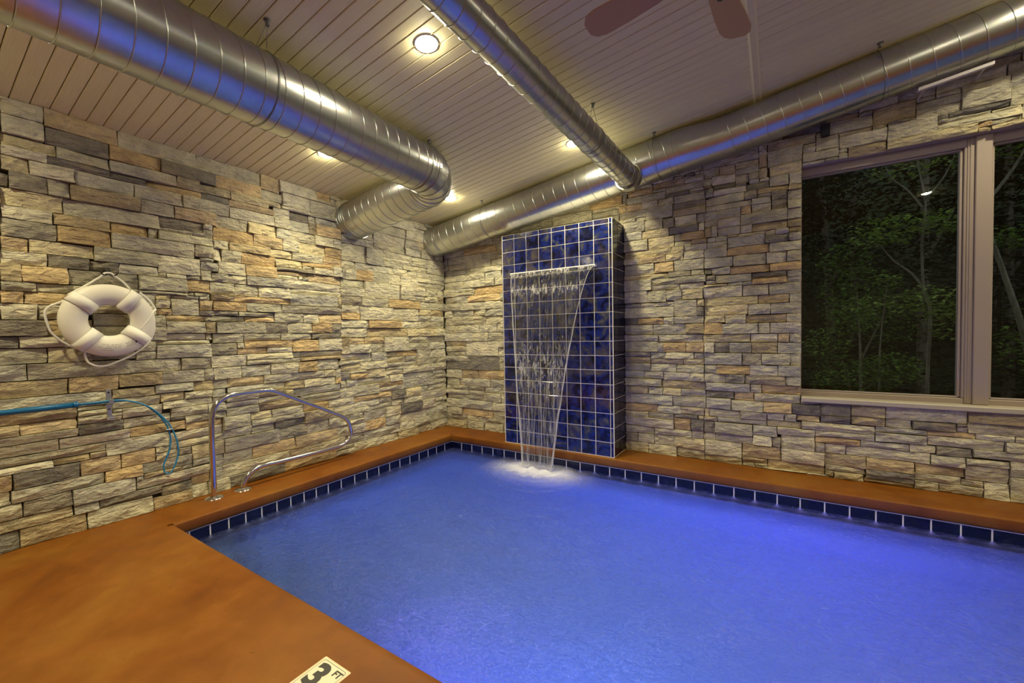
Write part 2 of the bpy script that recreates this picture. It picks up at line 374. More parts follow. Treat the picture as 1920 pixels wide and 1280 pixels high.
for i in range(len(LY)-1): tile_box((0, LY[i+1]+g, TZ0), (.0075, LY[i]-g, TZ1-.006), 'waterline_tile', pool, 'navy')
for i in range(len(BX)-1): tile_box((BX[i]+g, -.0075, TZ0), (BX[i+1]-g, 0, TZ1-.006), 'waterline_tile', pool, 'navy')
x = 0
while x < PX1-.05:
    tile_box((x+g, YN, TZ0), (min(x+.1525, PX1)-g, YN+.0075, TZ1-.006), 'waterline_tile', pool, 'navy'); x += .1525
# ------------------------------------------------------------------ ceiling
b = MB(); xs = (XW-.25, RX1+.2)
b.add([(xs[0], RY0-.2, zc(xs[0])+.022), (xs[1], RY0-.2, zc(xs[1])+.022), (xs[1], YW+.25, zc(xs[1])+.022), (xs[0], YW+.25, zc(xs[0])+.022),
       (xs[0], RY0-.2, zc(xs[0])+.12), (xs[1], RY0-.2, zc(xs[1])+.12), (xs[1], YW+.25, zc(xs[1])+.12), (xs[0], YW+.25, zc(xs[0])+.12)],
      [(0,3,2,1),(4,5,6,7),(0,1,5,4),(1,2,6,5),(2,3,7,6),(3,0,4,7)])
ceiling = struct(b, 'ceiling', M['joint'])
PB = .0795; BT = (3.214, 3.264)
CANS = [(1.67, -2.045), (.27, -1.76), (.345, -.319), (1.845, -.377), (4.85, -.42), (4.9, -2.2), (6.8, -.5), (6.8, -2.4), (.3, -3.9), (1.8, -4.2), (3.4, -4.6), (5.4, -4.4)]
def board(xa, xb, ya, yb):
    """one tongue-and-groove board with eased edges, following the roof slope; cut round the downlights"""
    e = .003; t = .018; dz = R.uniform(-.0006, .0006); k = R.uniform(.965, 1.02); col = (.82*k, .74*k, .44*k)
    segs = [(xa, xb)]
    m = MB()
    for a, c in segs:
        prof = [(ya, .02), (ya, e), (ya+e, 0), (yb-e, 0), (yb, e), (yb, .02)]
        vs = [(xx, yy, zc(xx)+h+dz) for xx in (a, c) for yy, h in prof]
        m.add(vs, [(i, i+1, i+7, i+6) for i in range(5)]+[(5, 4, 3, 2, 1, 0), (6, 7, 8, 9, 10, 11)], col=col)
    return m.build('ceiling_board', M['board'], ceiling, loc=((xa+xb)/2, (ya+yb)/2, zc((xa+xb)/2)), color=True)
k0 = -22
for k in range(k0, 48):
    ya = -3.342+PB*k; yb = min(ya+PB-.0042, YW+.03)
    if ya >= YW: break
    board(XW-.02, BT[0], ya, yb); board(BT[1], RX1, ya, yb)
rest = MB()
y = -3.342+PB*k0
while y > RY0:
    y -= PB; rest.add([(xx, yy, zc(xx)) for xx, yy in ((XW, y), (RX1, y), (RX1, y+PB-.004), (XW, y+PB-.004))], [(0, 3, 2, 1)], col=(.82, .74, .44))
o = rest.build('board_field', M['board'], ceiling, color=True); o['kind'] = 'stuff'
b = MB(); z = zc(BT[0])
b.add([(xx, yy, zc(xx)+h) for yy in (RY0, YW) for xx, h in ((BT[0]-.004, .01), (BT[0]-.004, -.006), (BT[0]+.01, -.012), (BT[1]-.01, -.012), (BT[1]+.004, -.006), (BT[1]+.004, .01))],
      [(i, i+1, i+7, i+6) for i in range(5)])
b2 = b.build('cover_batten', M['board'], ceiling, color=True)
at = b2.data.attributes['tone'].data
for q in at: q.color = (.78, .70, .43, 1)

# ------------------------------------------------------------------ stone veneer
TAN = [(.56, .53, .41), (.60, .56, .43), (.51, .485, .385), (.64, .605, .47), (.57, .54, .44), (.68, .64, .51), (.53, .515, .44)]
ORA = [(.62, .46, .255), (.66, .51, .30), (.56, .42, .235), (.60, .48, .31)]
YEL = [(.62, .55, .37), (.66, .58, .38), (.58, .51, .35)]
BRN = [(.47, .39, .25), (.52, .42, .26), (.50, .43, .29)]
DRK = [(.27, .25, .21), (.31, .29, .24), (.24, .225, .20), (.34, .31, .25)]
# every stone of the two veneered walls: left, right, bottom, top in millimetres, colour family
STONE_L = """-2312,-2081,2105,2201,L -2081,-1845,2104,2201,Y -1861,-1720,2201,2286,L -1720,-1537,2200,2299,L -1537,-1459,2201,2304,B -1459,-1203,2202,2309,O -2334,-2037,2004,2104,O -2037,-1791,2005,2105,O -1845,-1707,2105,2194,L
-1707,-1480,2106,2200,L -1480,-1282,2107,2201,L -1282,-1194,2107,2202,L -2337,-2226,1934,2004,L -2226,-1903,1934,2005,B -1791,-1644,2006,2106,L -1644,-1378,2006,2107,Y -1378,-1196,2008,2107,O -2340,-2281,1838,1934,L
-2281,-2137,1838,1934,L -2137,-1857,1841,1934,O -1903,-1706,1934,2006,Y -1706,-1400,1929,2006,L -1400,-1199,1929,2006,O -2310,-2102,1738,1838,L -2102,-1857,1744,1841,O -1857,-1610,1855,1928,Y -1610,-1293,1887,1929,O
-1857,-1497,1823,1855,D -1857,-1564,1784,1823,O -1497,-1293,1825,1887,L -1564,-1205,1746,1823,O -1857,-1656,1745,1784,L -2358,-2244,1667,1738,L -2244,-2103,1667,1738,L -2102,-1760,1665,1745,L -1760,-1212,1669,1745,L
-2372,-2194,1570,1667,L -2194,-2009,1569,1666,L -2009,-1742,1569,1665,L -1742,-1334,1621,1669,L -1334,-1211,1621,1669,L -2367,-2200,1517,1570,B -2200,-1742,1517,1569,O -1742,-1267,1518,1621,L -2354,-2114,1439,1517,O
-2114,-1819,1440,1517,L -1819,-1221,1441,1517,L -2357,-2177,1401,1439,D -2177,-1890,1399,1440,L -1890,-1614,1353,1440,L -1614,-1458,1353,1441,L -1458,-1220,1353,1441,O -2126,-1890,1353,1399,O -2358,-2126,1354,1399,L
-2339,-1962,1258,1354,L -1962,-1770,1257,1354,D -1770,-1534,1257,1353,L -1534,-1336,1257,1353,O -1336,-1223,1257,1353,D -2363,-2140,1181,1258,L -2140,-1831,1193,1257,L -1831,-1537,1193,1257,L -1537,-1226,1202,1257,D
-2383,-2195,1085,1181,D -2140,-1729,1133,1193,O -2195,-1958,1084,1133,O -1958,-1729,1084,1133,L -1729,-1475,1085,1193,O -1475,-1229,1085,1202,L -2384,-2121,986,1084,L -2121,-1731,1032,1084,L -2121,-1657,988,1032,L
-1651,-1232,1032,1085,L -1657,-1234,995,1032,B -2165,-1934,893,986,L -1934,-1687,893,988,L -1687,-1498,894,988,O -1498,-1259,893,995,L -2372,-2165,893,986,L -1992,-1757,821,894,L -1757,-1421,821,893,L -1421,-1293,821,893,Y
-2375,-2272,819,892,L -2272,-1992,821,892,O -2272,-1809,771,821,L -1809,-1630,744,821,B -1630,-1299,744,821,L -1299,-1241,744,799,O -2378,-2287,751,819,L -1736,-1247,669,744,L -1666,-1247,624,669,L -3380,-3214,2529,2632,L
-3214,-2878,2518,2632,O -2878,-2425,2519,2632,L -2425,-1965,2519,2631,L -1965,-1800,2503,2632,O -1800,-1448,2526,2632,L -1448,-1299,2561,2632,O -3380,-3214,2419,2529,L -3214,-2924,2417,2518,D -2924,-2650,2424,2518,O
-2650,-2305,2423,2519,D -2305,-1965,2421,2519,O -1965,-1779,2421,2503,L -1779,-1514,2408,2526,L -1514,-1233,2417,2526,L -3384,-3167,2350,2417,Y -3386,-3208,2296,2350,L -3167,-2926,2344,2417,L -2924,-2562,2343,2423,L
-2562,-2417,2343,2424,Y -2417,-2200,2352,2422,Y -3208,-2926,2297,2344,D -2926,-2736,2298,2343,D -2736,-2407,2298,2343,O -2407,-2212,2298,2352,D -2200,-1900,2347,2421,Y -2212,-1861,2292,2347,O -3388,-3281,2208,2296,Y
-3281,-3094,2208,2297,L -3094,-2804,2201,2298,L -2804,-2531,2202,2298,L -2531,-2212,2201,2298,L -2212,-1861,2201,2292,L -3361,-3213,2108,2208,D -3213,-3116,2109,2208,L -3116,-2775,2109,2201,B -2775,-2580,2110,2202,L
-2580,-2312,2110,2201,O -3395,-3148,2009,2109,Y -3148,-2670,2008,2109,L -2670,-2400,2033,2110,D -3398,-3193,1931,2009,L -3193,-2933,1935,2008,B -2933,-2735,1938,2008,O -3401,-3183,1827,1931,D -3183,-2934,1831,1935,O
-2933,-2467,1832,1938,L -3405,-3296,1747,1825,O -3296,-3019,1747,1827,Y -3019,-2689,1737,1831,L -2467,-2340,1848,1937,L -3407,-3226,1670,1747,L -3226,-3041,1669,1747,D -3041,-2902,1669,1737,D -2902,-2689,1669,1737,L
-2689,-2429,1700,1832,L -3410,-3332,1568,1671,B -3332,-3141,1568,1670,O -3141,-2801,1568,1669,D -2801,-2519,1568,1669,L -2519,-2372,1578,1669,O -3413,-3273,1513,1568,L -3273,-2808,1513,1568,L -3415,-3327,1441,1512,O
-3327,-3087,1441,1513,O -3418,-3276,1346,1441,L -3276,-3054,1350,1441,L -3488,-3239,1248,1346,D -3239,-3041,1248,1350,B -3576,-3354,1178,1248,D -3354,-3056,1178,1248,L -3573,-3244,1084,1178,L -3244,-3055,1084,1178,L
-2718,-2383,1077,1179,L -3599,-3329,985,1084,L -3329,-2868,985,1084,L -2868,-2580,986,1077,L -2580,-2384,986,1077,D -3623,-3164,885,985,B -3164,-2929,885,985,O -2929,-2694,896,986,B -2694,-2438,892,986,L -2438,-2372,892,986,L
-2966,-2739,822,885,B -2739,-2505,827,892,L -2505,-2375,819,892,B -2712,-2624,1442,1506,L -2624,-2446,1397,1518,L -2446,-2354,1439,1517,O -2661,-2413,1262,1353,L -2413,-2339,1258,1354,B -3455,-2966,795,885,L -3444,-3131,730,795,B
-3131,-2920,680,730,L -3676,-3371,663,730,B -3371,-3131,663,730,O -3131,-2914,612,680,D -2914,-2650,610,679,L -2966,-2709,753,822,L -2964,-2918,730,753,L -3518,-3132,615,663,L -3512,-3216,545,614,L -3216,-2879,545,610,L
-2879,-2567,545,610,O -3728,-3004,487,545,L -3004,-2673,446,545,L -3582,-3245,444,487,L -3245,-3080,446,487,B -3080,-3004,446,487,L -3406,-3128,348,444,D -3128,-2934,347,446,O -2934,-2748,346,446,O -3686,-3406,352,444,O
-2823,-2531,269,347,L -3016,-2823,272,346,O -3416,-3016,272,347,L -2863,-2422,172,239,L -3591,-3374,180,268,L -3373,-3170,180,272,D -3170,-2863,171,272,L -3050,-2726,113,171,D -2726,-2540,85,146,D -3165,-3050,112,171,L
-3620,-3170,112,180,B -3109,-2777,0,113,L -2777,-2541,0,85,O -2540,-2432,0,98,L -3506,-3391,0,112,D -3391,-3109,0,112,B -4600,-4248,0,95,L -4248,-4045,0,56,L -4045,-3876,0,56,L -4248,-4070,56,95,L -4070,-3876,56,95,Y
-3876,-3622,0,95,O -3622,-3506,0,95,L -2432,-2285,0,95,L -2285,-1838,0,95,D -1838,-1322,0,95,O -1322,-1109,0,55,L -1322,-1109,55,95,L -1109,-785,0,95,L -785,-510,0,95,L -510,-199,0,95,B -199,34,0,95,L 34,349,0,95,L
-4600,-4422,95,195,L -4422,-4112,95,195,L -4112,-3621,95,195,L -2726,-2540,146,172,L -2422,-2335,95,195,L -2538,-2423,98,172,O -2335,-1789,95,195,L -1789,-1216,95,195,L -1216,-989,95,195,L -989,-493,95,195,L -493,-260,95,195,L
-260,307,95,195,L 307,349,95,195,L -4600,-4226,195,295,L -4226,-3766,195,295,L -3766,-3591,195,243,L -3766,-3591,243,295,L -3591,-3416,268,295,L -2863,-2823,239,272,L -2823,-2594,239,269,B -2422,-2322,195,247,L
-2531,-2322,247,295,L -2594,-2531,241,269,L -2322,-2106,195,295,L -2106,-1739,195,295,O -1739,-1307,195,295,O -1307,-960,195,295,L -960,-681,195,295,O -681,-475,195,295,L -475,-38,195,295,L -38,349,195,295,L -4600,-4504,295,405,O
-4504,-3959,295,405,L -3959,-3686,295,405,L -3685,-3416,295,352,L -2748,-2608,347,405,L -2531,-2310,295,405,Y -2608,-2531,347,405,L -2310,-1884,295,405,L -1884,-1617,295,405,D -1617,-1391,295,405,L -1391,-978,295,343,L
-1391,-1264,343,405,L -1264,-978,343,405,L -978,-676,295,405,L -676,-453,295,405,L -453,-113,295,405,D -113,137,295,405,L 137,347,295,356,L 137,303,356,405,L 303,349,356,405,L -4600,-4174,405,585,L -4174,-3945,405,459,L
-3945,-3733,405,459,L -4174,-3733,459,535,L -4174,-3730,535,585,Y -3733,-3686,405,487,L -3686,-3582,444,487,L -3728,-3512,545,585,L -2673,-2619,405,460,L -2748,-2673,405,446,L -2619,-2317,405,460,L -2673,-2317,460,529,L
-2565,-2317,529,585,O -2317,-2105,405,481,L -2317,-2105,481,585,L -2105,-1910,405,472,L -1910,-1640,405,472,D -2105,-1640,472,519,L -2105,-1934,519,585,Y -1934,-1640,519,585,L -1640,-1332,405,515,B -1332,-1096,405,515,L
-1640,-1383,515,585,O -1383,-1096,515,585,L -1096,-916,405,460,L -916,-589,405,460,L -1096,-774,460,526,L -774,-589,460,526,L -1096,-589,526,585,O -589,-397,405,478,L -397,-119,405,478,L -589,-370,478,585,D -370,-119,478,585,Y
-119,349,405,512,L -119,25,512,585,L 25,349,512,585,L -4600,-4161,585,765,L -4161,-3909,585,692,L -4161,-3909,692,765,L -3909,-3676,585,765,L -3676,-3619,585,663,L -3676,-3619,730,765,Y -3619,-3518,585,663,L -3619,-3444,730,765,L
-3131,-2966,730,765,L -2918,-2697,682,753,L -2567,-2287,585,640,L -2650,-2567,610,640,D -2650,-2417,640,710,L -2417,-2287,640,710,L -2696,-2378,710,765,L -2378,-2287,710,751,L -2287,-2037,585,651,L -2287,-2037,651,701,L
-2287,-2037,701,771,L -2037,-1666,585,652,B -1666,-1621,585,624,L -2037,-1792,652,703,L -1792,-1736,652,703,L -2037,-1809,703,771,B -1809,-1736,703,744,Y -1247,-1177,585,695,L -1621,-1247,585,624,L -1241,-1177,695,765,L
-1177,-773,585,696,L -1177,-1043,696,765,L -1043,-773,696,765,L -773,-406,585,642,L -773,-545,642,694,B -545,-406,642,694,O -773,-614,694,765,L -614,-406,694,765,L -406,94,585,765,L 94,349,585,650,L 94,349,650,708,L
94,349,708,765,L -4600,-4254,765,860,L -4254,-3887,765,860,L -3887,-3455,765,860,L -3130,-2966,765,795,L -2709,-2564,765,827,Y -2564,-2381,765,818,L -1241,-1133,765,860,D -1293,-1241,799,893,L -1133,-916,765,826,O
-1133,-916,826,860,L -916,-670,765,860,Y -670,-407,765,824,L -670,-407,824,860,L -407,98,765,860,L 98,349,765,860,L -4600,-4408,860,941,L -4408,-4177,860,941,L -4600,-4177,941,1040,L -4177,-3928,860,935,L -4177,-3928,935,1040,L
-3928,-3623,860,943,L -3928,-3623,943,1040,L -3623,-3455,860,885,L -1240,-999,860,926,Y -1259,-999,926,971,L -1232,-999,971,1040,L -999,-639,860,945,L -999,-862,945,1040,L -862,-639,945,1040,L -639,-180,860,909,L
-639,-375,909,979,Y -375,-180,909,979,L -639,-488,979,1040,B -488,-180,979,1040,O -180,61,860,1040,L 61,217,860,932,L 217,349,860,932,L 61,349,932,1040,L -4600,-4549,1040,1210,L -4549,-4276,1040,1138,L -4276,-3988,1040,1138,L
-4549,-4284,1138,1210,L -4284,-3988,1138,1210,L -3988,-3599,1040,1210,L -3055,-2830,1087,1210,L -2830,-2718,1077,1135,L -2830,-2718,1135,1210,L -2718,-2383,1179,1210,L -2195,-2140,1133,1181,L -1729,-1651,1034,1085,L
-1229,-1143,1040,1121,L -1226,-1143,1121,1210,B -1143,-870,1040,1138,L -870,-679,1040,1138,L -1143,-941,1138,1210,O -941,-679,1138,1210,B -679,-301,1040,1210,L -301,34,1040,1131,L -301,34,1131,1210,L 34,349,1040,1133,L
34,349,1133,1210,L -4600,-4098,1210,1310,L -4098,-3631,1210,1310,L -3631,-3576,1210,1310,L -3576,-3488,1248,1310,L -3041,-2661,1210,1310,L -2413,-2363,1210,1258,L -2658,-2413,1210,1262,L -1223,-903,1210,1310,L
-903,-325,1210,1310,B -325,183,1210,1310,Y 183,349,1210,1310,L -4600,-4121,1310,1395,L -4121,-3838,1310,1355,B -3838,-3552,1310,1355,L -4121,-3859,1355,1395,L -3859,-3552,1355,1395,L -3552,-3488,1310,1395,L -3488,-3418,1346,1395,B
-3041,-2850,1310,1395,L -2850,-2661,1310,1395,L -2413,-2358,1354,1395,L -2661,-2413,1353,1395,O -1220,-878,1310,1395,L -878,-418,1310,1395,O -418,-98,1310,1395,L -98,347,1310,1395,L -4600,-4428,1395,1459,L -4428,-4304,1395,1459,L
-4600,-4304,1459,1545,L -4304,-3926,1395,1483,L -4304,-4097,1483,1545,B -4097,-3926,1483,1545,L -3926,-3796,1395,1451,L -3796,-3553,1395,1451,L -3926,-3715,1451,1545,L -3715,-3553,1451,1545,L -3553,-3418,1395,1473,L
-3553,-3415,1473,1545,L -3054,-2811,1395,1459,B -2811,-2712,1395,1459,L -2712,-2624,1395,1442,O -2808,-2712,1459,1545,L -2712,-2624,1506,1545,Y -3087,-2808,1459,1513,L -2446,-2358,1395,1439,L -2446,-2368,1517,1545,L
-2621,-2446,1518,1545,L -1218,-983,1395,1467,O -1209,-983,1467,1545,L -983,-546,1395,1545,L -546,-140,1395,1545,L -140,92,1395,1472,L -140,92,1472,1545,Y 92,285,1395,1469,L 285,349,1395,1469,L 92,349,1469,1545,B
-4600,-4390,1545,1645,L -4390,-3872,1545,1645,L -3872,-3503,1545,1645,L -3503,-3413,1545,1645,L -2519,-2470,1545,1578,L -2807,-2519,1545,1568,L -2470,-2372,1545,1578,L -1211,-968,1545,1645,D -1267,-1211,1518,1621,B
-968,-604,1545,1645,L -604,-94,1545,1645,O -94,349,1545,1645,L -4600,-4191,1645,1815,L -4191,-3876,1645,1739,B -4191,-3876,1739,1815,L -3876,-3568,1645,1815,L -3568,-3410,1645,1724,L -3568,-3407,1724,1815,L -2689,-2646,1669,1700,L
-2519,-2429,1669,1700,L -2646,-2519,1669,1700,L -2429,-2360,1669,1749,L -2429,-2310,1749,1815,L -1656,-1608,1745,1784,L -1608,-1564,1745,1784,L -1211,-927,1645,1733,L -1205,-927,1733,1815,L -927,-421,1645,1815,L
-421,-178,1645,1710,L -178,-13,1645,1710,L -421,-13,1710,1815,L -13,219,1645,1713,L -13,219,1713,1815,L 219,349,1645,1718,B 219,349,1718,1815,L -4600,-4163,1815,1909,L -4600,-4393,1909,2005,L -4393,-4163,1909,2005,L
-4163,-3946,1815,1872,L -4163,-3946,1872,1929,L -4163,-3946,1929,2005,L -3946,-3602,1815,2005,L -3602,-3473,1815,1903,L -3473,-3405,1815,1903,L -3602,-3401,1903,2005,L -2735,-2678,1938,2008,L -2429,-2340,1815,1848,L
-2678,-2337,1940,2005,L -1609,-1497,1855,1887,L -1199,-1156,1815,1931,L -1293,-1199,1823,1929,L -1156,-1028,1815,1931,L -1199,-1028,1931,2005,L -1028,-826,1815,1929,O -826,-590,1815,1929,L -1028,-590,1929,2005,L
-590,-416,1815,1929,L -416,-139,1815,1929,L -590,-311,1929,2005,L -311,-139,1929,2005,L -139,349,1815,1882,L -139,349,1882,1930,L -139,349,1930,2005,L -4600,-4396,2005,2061,L -4600,-4396,2061,2130,L -4600,-4396,2130,2185,L
-4396,-4141,2005,2055,L -4396,-4141,2055,2129,B -4396,-4141,2129,2185,L -4141,-3975,2005,2099,L -3975,-3706,2005,2099,L -4141,-3706,2099,2185,B -3706,-3449,2005,2185,O -3449,-3398,2005,2115,L -3449,-3361,2115,2185,D
-2667,-2469,2005,2033,L -2400,-2334,2005,2071,L -2469,-2400,2005,2033,L -2400,-2334,2071,2110,L -1194,-897,2005,2185,L -897,-669,2005,2185,L -669,-376,2005,2069,L -376,-215,2005,2069,L -669,-215,2069,2116,L -669,-479,2116,2185,L
-479,-215,2116,2185,L -215,28,2005,2070,L -215,28,2070,2129,L -215,28,2129,2185,L 28,349,2005,2185,L -4599,-4303,2185,2247,L -4600,-4303,2247,2301,L -4600,-4551,2301,2375,B -4551,-4303,2301,2375,L -4303,-3859,2185,2259,L
-4303,-4058,2259,2375,L -4058,-3859,2259,2375,Y -3859,-3591,2185,2278,L -3859,-3591,2278,2375,L -3591,-3388,2185,2375,L -1720,-1537,2299,2375,D -1861,-1720,2286,2375,L -1459,-1203,2309,2375,L -1536,-1459,2304,2375,L
-1194,-792,2185,2264,L -1203,-792,2264,2375,L -792,-323,2185,2255,L -792,-323,2255,2375,L -323,-71,2185,2271,L -323,-71,2271,2375,L -71,163,2185,2300,L -71,163,2300,2375,Y 163,284,2185,2284,L 284,349,2185,2284,L
163,349,2284,2375,B -4600,-4205,2375,2485,L -4205,-3776,2375,2485,L -3776,-3384,2375,2485,L -1900,-1793,2375,2421,Y -1791,-1515,2375,2408,L -1514,-1227,2375,2417,L -1225,-739,2375,2485,L -739,-314,2375,2485,L -314,-108,2375,2485,L
-108,270,2375,2485,L 270,349,2375,2485,L -4600,-4417,2485,2595,L -4417,-3863,2485,2595,L -3863,-3380,2485,2595,L -1299,-1235,2526,2595,L -1448,-1299,2526,2561,L -1233,-709,2485,2595,L -709,-196,2485,2595,L -196,48,2485,2541,L
-196,48,2541,2595,L 48,349,2485,2595,L -4600,-4225,2595,2632,L -4225,-3882,2595,2632,L -3882,-3382,2595,2631,D -1299,-1154,2595,2632,L -1154,-907,2595,2632,L -907,-510,2595,2632,L -510,25,2595,2632,L 25,349,2595,2632,L"""
